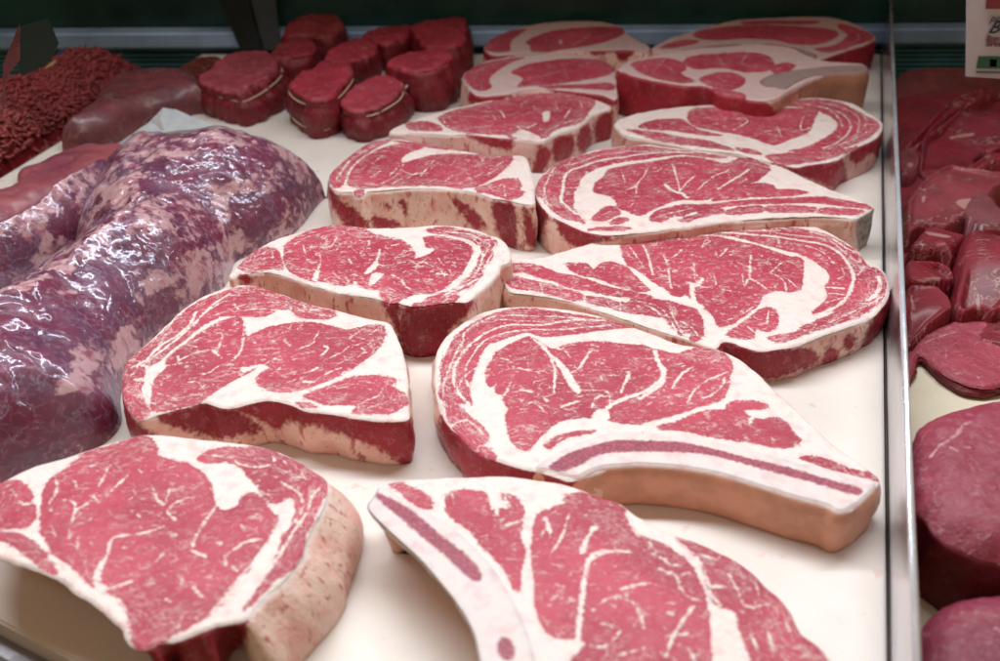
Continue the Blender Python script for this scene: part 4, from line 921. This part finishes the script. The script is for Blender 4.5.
# ---- fillets with twine
X1 = lambda t: W(180, 0, 5.555, t)
X2 = lambda t: W(310, 0, 4.405, t)
TW = plain('butcher twine', (.50, .34, .25), .8, 0, .2, 900)
def fillet(name, outl, t, seed, label, tw=(), flare=None, knot=None, red=(.46, .036, .066), sq=False):
    mt = steak_mat('lean '+name+' %d' % seed, .5+seed, red=red, red2=tuple(c*.72 for c in red), fat=(.52, .24, .23), sidefat=(.30, .12, .09), sidered=(.20, .012, .022), marb=.8, seed=20+seed*1.3, grain=3.2, gloss=.36, RIM=.1, bmp=.0022)
    o = cut(name, outl, t, mt, [('M', [(x*1.0, y*1.0) for x, y in outl])], sideall=3.0, g=.0012, ph=seed*1.7, bulge=.003, round_=.0020, und=.0016, ragged=.0022, rough=.0026, flare=flare,
            pinch=[(s_, .0028) for s_ in tw], label=label, cat='fillet', group='small fillets on the white board')
    # lean to the rim
    a = o.data.attributes['md']; v_ = np.empty(len(a.data)*3, np.float32); a.data.foreach_get('vector', v_); v_[0::3] = np.maximum(v_[0::3], 2.0); a.data.foreach_set('vector', v_)
    poly = resample(smooth(Pn(outl, t), 4), .003); nn = normals(poly)
    for s_ in tw:
        off = .003*math.sin(math.pi*s_)-.0028+.0009
        q = poly+nn*off
        for fx, fy, amt in (flare or ()): q = q+nn*(np.clip((nn@np.array((fx, fy))-.25)*1.6, 0, 1)*amt*math.sin(s_*math.pi/2))[:, None]
        zz = t*(1-s_)+.0012*np.sin(np.arange(len(q))*.12+seed)
        bm = bmesh.new(); tube_bm(bm, [(a_[0]-o.location.x, a_[1]-o.location.y, z_) for a_, z_ in zip(q, zz)], .0009, 6, closed=True)
        me = bpy.data.meshes.new('twine'); bm.to_mesh(me); bm.free(); me.materials.append(TW); me.polygons.foreach_set('use_smooth', [True]*len(me.polygons))
        c = bpy.data.objects.new('twine', me); COL.objects.link(c); c.parent = o
    if knot:
        k = Vector(P(knot[0], knot[1], t*.75))
        bm = bmesh.new()
        for dx, dz in ((.004, .006), (-.002, .007), (.003, -.004)):
            tube_bm(bm, [k-o.location+Vector((0, -.001, 0)), k-o.location+Vector((dx*.5, -.003, dz*.6)), k-o.location+Vector((dx, -.002, dz))], .0012, 6)
        bmobj_ = bpy.data.meshes.new('knot'); bm.to_mesh(bmobj_); bm.free(); bmobj_.materials.append(plain('pale twine', (.62, .48, .45), .8))
        c = bpy.data.objects.new('knot', bmobj_); COL.objects.link(c); c.parent = o
    return o
fillet('beef_fillet', X1('110,420 180,350 260,300 340,278 430,272 500,290 530,340 520,390 440,450 380,480 320,500 240,490 160,460'), .034, 1, 'widest round fillet tied with twine, left of the other fillets', tw=(.28,), flare=[(1, -.4, .012)], red=(.38, .06, .085))
fillet('beef_fillet', X1('600,460 640,420 720,370 800,330 880,320 940,345 960,400 920,460 860,510 780,540 700,530 630,500'), .041, 2, 'tall round fillet with two twine loops, left of the frontmost fillet', tw=(.20, .78))
fillet('beef_fillet', X2('140,420 180,380 250,345 320,325 370,330 400,370 385,410 340,440 270,470 200,478 150,460'), .031, 3, 'frontmost round fillet tied once with a white knot at its right', tw=(.22,), flare=[(.8, -.5, .008)], knot=(404, 90), red=(.52, .055, .09))
fillet('beef_fillet', X2('330,270 400,235 480,215 560,200 600,210 620,240 580,290 520,310 460,315 400,300'), .042, 4, 'thick fillet block directly behind the knotted fillet', flare=[(.8, -.4, .008)])
fillet('beef_fillet', X2('450,110 520,85 600,75 672,66 688,100 680,150 640,190 560,200 500,190 460,150'), .036, 5, 'angular fillet block at the right back, with a sharp corner', flare=[(.9, -.3, .006)])
fillet('beef_fillet', X2('230,150 290,120 370,108 440,105 440,130 420,160 350,185 300,180'), .032, 6, 'flat topped fillet piece left of the angular corner block')
fillet('beef_fillet', X2('60,240 110,200 180,168 250,165 290,190 285,225 220,250 150,262 80,262'), .036, 7, 'fillet piece behind the tall twice tied fillet')
fillet('beef_fillet', X1('500,300 540,250 600,210 680,200 735,215 750,260 720,300 640,320 560,325'), .032, 8, 'fillet piece just in front of the rearmost round one', red=(.32, .024, .042))
fillet('beef_fillet', X1('570,165 620,120 700,80 780,60 850,70 890,110 900,155 870,182 800,195 740,190 660,190 600,190'), .036, 9, 'rearmost round fillet against the dark back wall', red=(.34, .036, .05))
fillet('beef_slice', X1('-30,380 60,325 150,308 215,308 200,340 100,395 20,425'), .018, 10, 'thin dark slice lying behind the widest fillet', red=(.16, .03, .022))

# ---- raw slabs at left
YL = lambda t: W(0, 0, 4.545, t)
V1 = lambda t: W(0, 100, 4.16, t)
V2 = lambda t: W(100, 100, 4.16, t)
V3 = lambda t: W(0, 220, 4.16, t)
V4 = lambda t: W(0, 340, 4.16, t)
def z3(pts, z): return [(x, y, z) for x, y in pts]
FL = raw_mat('flank meat', (.22, .045, .055), (.13, .035, .045), (.42, .24, .20), .9, 5, .28, .5, .5, .0012, seed=3, sheen=(.30, .14, .15))
mound('flank_steak', z3(YL('275,640 270,600 330,560 400,500 450,410 540,365 700,345 800,338 880,350 945,400 960,460'), .016)+z3(YL('900,520 760,560 640,600 540,650 400,690 300,690'), 0), .030, .020, FL, g=.0016, bumps=((22, .003), (70, .0012)), z0=.0,
      label='smooth purplish flank of beef left of the fillets, above the white paper', cat='flank')
SLB = raw_mat('thin slab meat', (.36, .085, .10), (.25, .05, .085), (.58, .30, .28), .7, 4, .36, .3, .4, .001, seed=5, sheen=(.45, .2, .2))
mound('beef_slab', z3(V1('-140,470 -60,400 0,390 60,340 70,290 150,260 250,220 380,192 500,200'), .008)+z3(V1('560,230 460,340 300,430 100,520 -60,600 -160,640'), 0), .017, .020, SLB, g=.0016, bumps=((18, .007), (60, .002)),
      label='flat pink slab of beef between the shrink wrapped joint and the tray edge', cat='slab')
# white paper corner
bm = bmesh.new()
pp = {k: Vector(P(x, y, z)) for k, (x, y, z) in dict(a=(114, 146, .014), b=(132, 134, .022), c=(163, 107.5, .034), d=(176, 109.5, .033), e=(192, 117, .030), f=(222, 126, .024), g=(165, 132, .028), h=(160, 119, .034), i=(140, 155, .004), j=(215, 140, .004), k=(185, 150, .004), l=(150, 121, .0285), m=(205, 121, .028)).items()}
vv = {k: bm.verts.new(p) for k, p in pp.items()}
for f in ('abi', 'blg', 'lhg', 'lch', 'chd', 'dhg', 'deg', 'emg', 'mfg', 'big', 'igk', 'kgj', 'gfj'): bm.faces.new([vv[q] for q in f])
bmesh.ops.recalc_face_normals(bm, faces=bm.faces[:]); bmesh.ops.subdivide_edges(bm, edges=bm.edges[:], cuts=3, use_grid_fill=True)
for v in bm.verts: v.co.z += .0010*(mnoise.noise(v.co*90)); v.co.y += .0008*mnoise.noise(v.co*110+Vector((3, 1, 2)))
pm_ = plain('waxed paper', (.50, .52, .54), .5, 0, .10, 60, .0006); pm_.node_tree.nodes['Principled BSDF'].inputs['Subsurface Weight'].default_value = .15
pw = bmobj('paper_sheet', bm, pm_); tag(pw, 'crumpled white paper corner sticking up behind the shrink wrapped joint', 'paper')

# ---- ground beef
from mathutils import kdtree
GM = raw_mat('ground beef', (.30, .015, .028), (.18, .010, .018), (.30, .06, .06), 0, 1, .40, .15, .1, .001, seed=8, sheen=(.25, .02, .03))
GM2 = raw_mat('fresh ground beef', (.32, .018, .024), (.20, .012, .018), (.40, .10, .09), 0, 1, .38, .2, .1, .001, seed=9, sheen=(.36, .04, .045))
def ground(outl, H, R, material, nst, label, z0, r=.0015):
    o, p, F, sd, X = mound('ground_beef', outl, H, R, material, g=.0025, bumps=((30, .006), (110, .003)), z0=z0, label=label, cat='ground beef', group='ground beef heaps', keep=True)
    kd = kdtree.KDTree(len(X))
    for i, q in enumerate(X): kd.insert((q[0], q[1], 0), i)
    kd.balance(); bm = bmesh.new(); rr = random.Random(nst)
    for _ in range(nst):
        i = rr.randrange(len(X)); c = Vector(X[i])+Vector((0, 0, rr.uniform(-.2, .9)*r)); d = Vector((rr.gauss(0, 1), rr.gauss(0, 1), rr.gauss(0, .45))).normalized(); e = d.cross(Vector((rr.gauss(0, .4), rr.gauss(0, .4), 1))).normalized()
        L = rr.uniform(.003, .010); k = rr.uniform(-.5, .5)*L; pts = [c+d*L*t+e*k*(1-t*t) for t in (-1, -.4, .3, 1)]
        if len(pts) > 2: tube_bm(bm, pts, [r*.6]+[r]*(len(pts)-2)+[r*.6], 5)
    for v in bm.verts: v.co -= o.location
    me = bpy.data.meshes.new('mince_strands'); bm.to_mesh(me); bm.free(); me.materials.append(material); me.polygons.foreach_set('use_smooth', [True]*len(me.polygons))
    c = bpy.data.objects.new('mince_strands', me); COL.objects.link(c); c.parent = o; c['kind'] = 'stuff'
ground([(-110, 130, .03), (-40, 100, .035), (0, 88, .04), (20, 76, .042), (60, 52, .050), (108, 46, .052), (146, 58, .045), (164, 78, .02), (150, 100, 0), (90, 132, 0), (50, 146, 0), (10, 165, 0), (-60, 190, 0), (-140, 200, 0)], .066, .085, GM, 8500, 'large dark heap of ground beef at the back left', -.03)
ground([(-120, 190, .01), (-90, 150, .02), (-30, 122, .03), (0, 117, .034), (24, 122, .03), (48, 142, .012), (44, 152, 0), (20, 172, 0), (0, 186, 0), (-60, 225, 0)], .052, .030, GM2, 3200, 'brighter red heap of ground beef at the left edge, in front of the dark heap', -.03, .0019)

# ---- shrink wrapped joints
def vac_meat(name, seed):
    m, nt, b, out = mat(name); n = N(nt); md = n.attr('md'); co = n.coord(loc=(seed, 0, 0))
    big = n.math('SUBTRACT', n.noise(co, 26, 5, .62, .6), .5); sm_ = n.math('SUBTRACT', n.noise(co, 120, 4, .6, .4), .5)
    f = n.math('ADD', n.math('ADD', md[0], 2.2), n.math('ADD', n.math('MULTIPLY', big, 26.0), n.math('MULTIPLY', sm_, 24.0)))
    k = n.ss(f, -3.2, 1.4)
    fat = n.mix(n.ss(n.noise(co, 90, 5, .65, .5), .46, .68), (.68, .44, .40), (.42, .10, .14))
    pur = n.mix(n.ss(n.noise(co, 40, 4, .6), .35, .65), (.14, .030, .070), (.22, .030, .066))
    pur = n.mix(n.ss(n.noise(co, 210, 4, .65, .6), .50, .66, 0, .45), pur, (.42, .22, .28))
    n.put(b.inputs['Base Color'], n.mix(k, fat, pur)); b.inputs['Roughness'].default_value = .45
    n.put(b.inputs['Normal'], n.bump(n.noise(co, 80, 3, .5), .0018, .5)); sss(b, .12)
    return m
def film_mat():
    m = bpy.data.materials.new('shrink film'); m.use_nodes = True; nt = m.node_tree; nt.nodes.clear(); n = N(nt)
    out = nt.nodes.new('ShaderNodeOutputMaterial'); tr_ = nt.nodes.new('ShaderNodeBsdfTransparent'); tr_.inputs[0].default_value = (.93, .90, .95, 1)
    gl = nt.nodes.new('ShaderNodeBsdfGlossy'); gl.inputs['Roughness'].default_value = .17; gl.inputs['Color'].default_value = (.85, .88, 1, 1)
    df = nt.nodes.new('ShaderNodeBsdfDiffuse'); df.inputs[0].default_value = (.62, .55, .74, 1)
    co = n.coord(); c2 = n.coord()
    h = n.math('ADD', n.math('ABSOLUTE', n.math('SUBTRACT', n.noise(co, 45, 1, .5, 1.0), .5)), n.math('MULTIPLY', n.math('ABSOLUTE', n.math('SUBTRACT', n.noise(c2, 110, 2, .5, .6), .5)), .35))
    bmp = n.bump(h, .007, .4); nt.links.new(bmp, gl.inputs['Normal'])
    dv2 = nt.nodes.new('ShaderNodeVectorMath'); dv2.operation = 'MULTIPLY_ADD'; n.put(dv2.inputs[0], n.noise(c2, 40, 4, .6, out='Color')); dv2.inputs[1].default_value = (.07, .07, .07); n.put(dv2.inputs[2], n.coord(rot=(0, 0, -.6), scale=(1, 2.2, 1)))
    vo = nt.nodes.new('ShaderNodeTexVoronoi'); vo.feature = 'DISTANCE_TO_EDGE'; vo.inputs['Scale'].default_value = 38; n.put(vo.inputs['Vector'], dv2.outputs[0])
    cr = n.math('MULTIPLY', n.ss(vo.outputs['Distance'], 0, .05, 1, 0), n.ss(n.noise(c2, 35, 2), .42, .60))  # crease lines painted into the film as pale diffuse haze
    fr = nt.nodes.new('ShaderNodeFresnel'); fr.inputs[0].default_value = 1.55; nt.links.new(bmp, fr.inputs['Normal'])
    m1 = nt.nodes.new('ShaderNodeMixShader'); nt.links.new(n.math('ADD', n.ss(n.noise(c2, 22, 3), .42, .70, .0, .06), n.math('MULTIPLY', cr, .16)), m1.inputs[0]); nt.links.new(tr_.outputs[0], m1.inputs[1]); nt.links.new(df.outputs[0], m1.inputs[2])
    m2 = nt.nodes.new('ShaderNodeMixShader'); nt.links.new(n.math('MINIMUM', fr.outputs[0], .30), m2.inputs[0]); nt.links.new(m1.outputs[0], m2.inputs[1]); nt.links.new(gl.outputs[0], m2.inputs[2])
    nt.links.new(m2.outputs[0], out.inputs[0]); return m
FILM = film_mat()
def joint(outl, H, R, material, ops, label, wr=1.0, z0=0.0, folds=()):
    root, p, F, sd, X = mound('beef_joint', outl, H, R, material, ops, g=.0012, bumps=((16, .010), (45, .0045), (90, .0015)), power=1.9, z0=z0, label=label, cat='joint', group='shrink wrapped joints', keep=True)
    s = np.clip(sd/.045, 0, 1); x, y = p[:, 0], p[:, 1]
    # loose creased film: sharp folds, more of them at the near end of the bag
    near = np.clip((.62-y)/.16, .25, 1)
    ca, sa = math.cos(.5), math.sin(.5); u, v_ = x*ca+y*sa, (-x*sa+y*ca)*3
    r1 = 1-np.abs(fbm(x, y, 26, 5, 3)-.5)*7; r2 = 1-np.abs(fbm(u, v_, 20, 11, 3)-.5)*8; r3 = 1-np.abs(fbm(x, y, 55, 31, 2)-.5)*8
    w_ = (np.clip(r1, 0, 1)**2*.0022*near+np.clip(r2, 0, 1)**2*.0006+np.clip(r3, 0, 1)**2*.0007*near)*s*wr
    ps = proj(p[:, 0], p[:, 1], X[:, 2]); mm = 1000/FPX*np.hypot(p[:, 1], HC-X[:, 2]); fd = np.zeros(len(p))
    for pts, h, wd_ in folds:
        d = sdline(ps, smooth(pts, 4, False), 14.0)*mm
        fd = np.maximum(fd, h*np.exp(-(d/(wd_*.8))**1.5)*np.clip(s*3, 0, 1))
    Z = X[:, 2]+.0009+w_+fd*.00062
    V = np.c_[p, Z]; fo = mkmesh('shrink_film', V, F, FILM, None, parent=root)
    return root
J1_out = [(331, 168, .030), (330, 182, .012), (318, 205, 0), (296, 232, 0), (262, 252, 0), (236, 262, 0), (226, 285, 0), (196, 312, 0), (160, 335, 0), (136, 362, 0), (121, 395, 0), (121, 425, 0), (100, 447, 0), (62, 462, 0), (20, 478, 0), (-40, 500, 0), (-110, 500, 0), (-150, 430, .01),
          (-140, 350, .03), (-80, 300, .045), (0, 266, .045), (30, 249, .045), (70, 226, .045), (66, 214, .036), (78, 186, .036), (98, 160, .036), (128, 141, .040), (172, 131, .045), (200, 125, .046), (240, 123, .046), (272, 129, .045), (300, 142, .043), (318, 155, .038)]
joint(J1_out, .062, .070, vac_meat('joint meat', 1.0), [
    ('M', V2('170,260 260,250 380,230 440,190 560,190 660,210 720,240 700,280 640,300 560,330 460,350 360,370 260,390 180,380 160,340 220,300')), ('M', V2('560,400 640,390 720,400 770,440 760,490 700,540 640,560 580,520 550,460')),
    ('M', V2('790,350 850,340 860,380 810,410 780,400')), ('M', V2('880,290 930,290 960,300 950,340 900,350')),
    ('M', V3('0,320 100,300 250,240 380,150 520,90 640,65 760,95 900,60 900,95 780,130 760,170 640,170 560,210 540,300 580,380 500,450 420,560 430,700 0,700')),
    ('M', V4('-40,-40 430,-20 430,120 500,150 500,320 400,440 250,500 100,560 -40,620')), ('F', V3('310,500 430,520 430,640 300,640')), ('F', V4('210,150 380,150 390,220 250,240')), ('F', V3('200,270 300,290 330,370 250,330')),
    ('F', V3('560,200 720,190 740,300 640,340 570,320'))], 'large shrink wrapped purple joint of beef, nearest and biggest at the left',
    folds=[(V3('545,240 560,300 575,370 540,420 500,455 470,520 430,580 415,640'), 6, 1.6), (V3('435,575 455,650 440,700'), 5, 1.3), (V3('360,390 430,410 510,440'), 3.5, 1.6), (V3('170,210 165,300 200,400 215,415'), 4.5, 1.8),
           (V3('215,415 270,400 330,350'), 3, 1.5), (V3('20,510 60,560 130,600 180,660'), 5, 1.6), (V3('210,190 215,280 190,380 175,500'), 3, 1.4), (V3('340,430 360,470 420,500 490,460'), 3, 1.3), (V3('60,300 0,295'), 3, 1.2),
           (V4('10,120 50,180 60,260 100,330 120,390 110,440 80,470'), 5.5, 1.8), (V4('20,380 45,400 60,450 45,490 20,470 15,420 35,400'), 4, 1.3), (V4('60,270 130,310 200,340 240,380 260,390'), 4, 1.4),
           (V4('395,150 400,200 410,260 430,220 450,160'), 5, 1.3), (V4('200,330 250,310 290,320'), 3, 1.2), (V4('90,480 130,440 160,400'), 3.5, 1.4), (V4('280,300 310,340'), 2.5, 1.2), (V4('190,170 270,180 330,220 400,265'), 3.5, 1.6),
           (V2('320,345 400,325 500,310 545,335'), 1.8, 1.2), (V2('350,272 400,225 440,195 520,230 600,265'), 1.8, 1.3), (V2('430,190 470,215 560,240 640,250 700,285'), 1.8, 1.2), (V2('600,345 680,350 760,385 785,430'), 2.4, 1.4),
           (V2('160,360 300,300 420,270'), 1.8, 1.3), (V2('400,160 380,200 350,260'), 1.5, 1.0), (V2('430,165 520,160 600,190'), 1.5, 1.0), (V2('640,345 720,360 790,380 800,400'), 1.8, 1.0), (V2('540,400 570,430 560,450'), 1.5, 1.0),
           (V1('340,450 380,400 440,340 480,260'), 4, 1.6), (V1('300,520 340,480 420,460 500,480'), 3, 1.4), (V1('440,220 480,290 510,330'), 2.5, 1.2), (V2('740,440 780,460 770,400 800,380'), 2, 1.0), (V2('880,300 920,310 930,340'), 2, 1.0),
           (V2('380,410 450,430 540,470'), 1.6, 1.0), (V2('420,390 500,420 560,440'), 1.4, .9), (V3('700,180 760,200 820,215'), 2, 1.1), (V3('540,200 600,190 690,200'), 2, 1.2)])
joint([(-130, 300, .02), (-90, 250, .03), (-30, 228, .034), (0, 216, .036), (40, 192, .036), (80, 170, .036), (112, 156, .036), (145, 140, .034), (165, 140, .02), (150, 175, 0), (120, 225, 0), (60, 262, 0), (0, 290, 0), (-60, 330, 0), (-120, 340, 0)], .054, .045, vac_meat('second joint meat', 4.0),
      [('M', V1('-60,600 60,560 160,600 100,680 -60,700')), ('M', V1('200,500 300,470 330,520 240,560'))], 'shrink wrapped joint half hidden behind the big purple joint, at the left edge', .6)

# ---- right hand tray: paper, strips of dark beef and thick slices
PAP = plain('cream tray paper', (.66, .58, .44), .6, 0, .05, 30)
bm = bmesh.new(); q0 = a0+side_n*.002; q1 = a1+side_n*.002; qb = q0.lerp(q1, (q0.y-P(890, 84, 0)[1])/(q0.y-q1.y))
prism_bm(bm, [(qb.x, qb.y), (q1.x, q1.y), (q1.x+.6, q1.y), (qb.x+.8, qb.y)], -.012, 0); rt = bmobj('meat_tray', bm, PAP); tag(rt, 'cream lined tray on the right of the divider, under the dark meat', 'tray')
R1 = lambda t: W(860, 80, 4.72, t)
R2 = lambda t: W(860, 200, 4.72, t)
R3 = lambda t: W(850, 300, 3.67, t)
R4 = lambda t: W(850, 480, 3.65, t)
def facet(p, s, z):
    """knife-cut planes: the lump is the smooth minimum of a few tilted planes"""
    r = np.random.default_rng(int(abs(p[0, 0])*1e5) % 9999); lo, hi = p.min(0), p.max(0); H = z.max(); acc = np.exp(-z/.005)
    for k in range(4):
        c = lo+(hi-lo)*r.random(2); g = r.normal(0, .30, 2)
        acc = acc+np.exp(-(H*(.62+.3*r.random())+(p-c)@g)/.005)
    return (-.005*np.log(acc)-z)*np.clip(s*3, 0, 1)
def strip(outl, H, R, seed, label, ops=(), red=(.27, .012, .028), z=.012, z0=0.0, name='beef_strip', bumps=((17, .009), (38, .0065), (100, .0030)), rot=.5, sinew=.9, cat='beef strip', group='dark beef strips in the right tray'):
    mt = raw_mat('strip meat %d' % seed, red, tuple(c*.6 for c in red), (.46, .22, .20), rot, 4, .36, .25, sinew, .0030, seed=seed*2.3, sheen=(.27, .06, .08))
    return mound(name, [(x, y, z) for x, y in outl], H, R*1.05, mt, [(k, *r) for k, *r in ops], g=.0014, bumps=bumps, z0=z0, label=label, cat=cat, group=group, power=2.2, extra=facet)
strip([(896, 76), (915, 68), (950, 65), (1010, 64), (1060, 66), (1060, 105), (990, 108), (935, 112), (897, 108)], .020, .012, 1, 'smooth brownish slab at the back of the right tray', red=(.20, .035, .035), sinew=.1, bumps=((10, .002),), cat='slab', name='beef_slab', group=None)
strip([(898, 100), (930, 92), (1000, 88), (1060, 88), (1060, 340), (980, 345), (925, 345), (907, 330)], .016, .010, 12, 'flat layer of dark beef added under the strips to darken the gaps', sinew=.3, z=.004)  # added dark sheet, keeps the pale paper from showing between the strips
strip(R1('185,345 200,300 280,230 400,130 520,60 610,35 640,60 540,120 420,195 320,260 230,320'), .034, .012, 2, 'long narrow dark strip slanting up to the right, at the back')
strip(R1('290,350 310,240 400,165 540,95 661,40 760,50 800,200 760,330 600,330 520,400 440,430 360,440 290,400'), .040, .022, 3, 'broad dark beef piece below the price card', ops=[('V', R1('400,215 440,205'), .6), ('V', R1('425,290 435,270 530,255'), .7), ('V', R1('400,345 480,350 560,355'), .6), ('V', R1('440,390 400,340'), .5)][:0] or [('M', R1('425,285 430,268 530,250 530,262 440,275 432,290'))], red=(.26, .015, .034))
strip(R1('185,430 185,360 240,312 278,350 280,410 235,450'), .030, .012, 4, 'small curled piece touching the divider, with a pale swirl', ops=[('M', R1('225,395 245,390 250,405 232,412'))], red=(.24, .04, .055))
strip(R1('425,450 540,400 661,340 760,330 760,400 620,410 500,465'), .036, .012, 5, 'narrow dark red strip under the broad piece, at the right edge')
strip(R1('195,620 250,545 330,480 400,440 480,450 600,470 760,480 780,560 661,560 600,640')+R2('480,140 400,170 300,160 220,190 200,140 200,60'), .044, .022, 6, 'pinkish veined piece in the middle of the dark strips', ops=[('M', R1('455,570 520,560 545,590 500,610 470,595')), ('M', R1('290,555 310,545 300,580'))], red=(.30, .04, .055), sinew=1.0, rot=-.3)
strip(R2('205,275 260,200 310,155 420,175 500,200 450,290 430,325 370,300 300,305 230,290'), .036, .018, 7, 'smooth dark piece below the pinkish veined one', ops=[('M', R2('310,152 320,150 420,168 418,178 330,165'))])
strip(R2('435,310 470,220 560,180 661,155 780,170 780,430 661,560 560,548 480,560 430,520 438,410'), .044, .024, 8, 'large dark lump at the right edge above the sirloin slice', ops=[('M', R2('555,440 565,480 565,545 555,545 548,480'))])
strip(R2('205,320 300,302 390,300 435,340 445,400 350,425 300,435 205,425'), .034, .014, 9, 'folded dark piece with a pale fat end, beside the divider', ops=[('M', R2('260,380 310,370 375,365 370,385 300,388'))])
strip(R2('205,440 300,430 380,450 440,540 340,590 270,640 205,655'), .034, .016, 10, 'darkest lump directly above the first sirloin slice', ops=[('M', R2('240,445 250,470 262,520 256,520 240,480'))])
strip(R2('470,110 490,70 540,50 610,70 661,110 780,120 780,170 560,182 500,150'), .046, .012, 11, 'piece with grey sinew, at the right edge among dark strips', ops=[('M', R2('540,150 580,130 661,130 661,145 600,150 560,165'))], red=(.25, .06, .07))

def slice_(name, outl, t, seed, label, ops=(), side=(), red=(.32, .050, .075), flare=None, round_=.004):
    mt = steak_mat('sirloin slice %d' % seed, .3, red=red, red2=tuple(c*.8 for c in red), fat=(.50, .24, .27), sidefat=(.2, .03, .03), sidered=(.15, .010, .014), marb=.7, seed=40+seed, grain=1.6, gloss=.42, RIM=.1, bmp=.0018)
    o = cut(name, outl, t, mt, [('M', outl)]+list(ops), sideall=3.0, g=.001, ph=seed, bulge=.0005, und=.0018, rough=.0014, ragged=.0006, round_=round_, flare=flare, label=label, cat='sirloin', group='thick sirloin slices')
    return o
slice_('sirloin_slice', R3('205,300 205,215 235,165 280,120 340,85 420,65 551,58 680,75 740,170 700,280 551,318 470,322 400,303 330,262 262,195 235,255'), .008, 1, 'thin round slice of sirloin with an open triangle of cream paper below',
       [('V', R3('340,170 355,185 350,215'), 1.2), ('V', R3('370,275 460,278 465,300 440,305'), 1), ('V', R3('380,160 400,150'), .8), ('V', R3('212,190 300,140 390,110'), 2.2), ('V', R3('460,160 470,150'), 1)], red=(.38, .050, .080), round_=.002)
slice_('sirloin_slice', R3('250,470 280,405 350,362 440,335 551,312 700,320 800,480')+R4('700,240 551,235 480,215 400,180 330,135 300,85 268,60 250,10'), .052, 2, 'thick round sirloin with a white fat streak and a dark side',
       [('V', R3('300,550 340,520 400,485 415,455 450,440'), 4), ('V', R3('375,540 395,550'), 5), ('V', R3('425,540 440,540'), 4)], red=(.32, .040, .072), round_=.012)
slice_('sirloin_slice', R4('275,520 310,445 400,392 551,362 700,360 820,500 820,760 551,860 320,800 282,650'), .036, 3, 'nearest sirloin slice at the bottom right corner', [('V', R4('400,470 480,480 551,500'), 1.2), ('V', R4('530,540 551,550'), 4)], red=(.26, .032, .062), round_=.011)

# ------------------------------------------------------------------ light: one cool tube lamp under the case top, warm shop light all round
w = bpy.data.worlds.new('World'); S.world = w; w.use_nodes = True
w.node_tree.nodes['Background'].inputs[0].default_value = (1, .60, .30, 1)
w.node_tree.nodes['Background'].inputs[1].default_value = .235
def area(name, loc, size, sizey, power, color, target):
    l = bpy.data.lights.new(name, 'AREA'); l.shape = 'RECTANGLE'; l.size = size; l.size_y = sizey; l.energy = power; l.color = color
    o = bpy.data.objects.new(name, l); COL.objects.link(o); o.location = loc
    d = Vector(target)-Vector(loc); o.rotation_euler = d.to_track_quat('-Z', 'Y').to_euler(); return o
area('case_lamp', (-.05, .80, .75), 1.3, .10, 15.8, (.89, .95, 1), (-.05, -.42, 0))
area('shop_lamp', (-.3, -.5, 1.5), 1.0, .3, 2.0, (1, .93, .85), (0, .5, 0))
S.view_settings.view_transform = 'Standard'; S.view_settings.look = 'None'; S.view_settings.exposure = 0
S.cycles.max_bounces = 5; S.cycles.adaptive_threshold = .025; S.cycles.transparent_max_bounces = 12
S.cycles.use_denoising = True
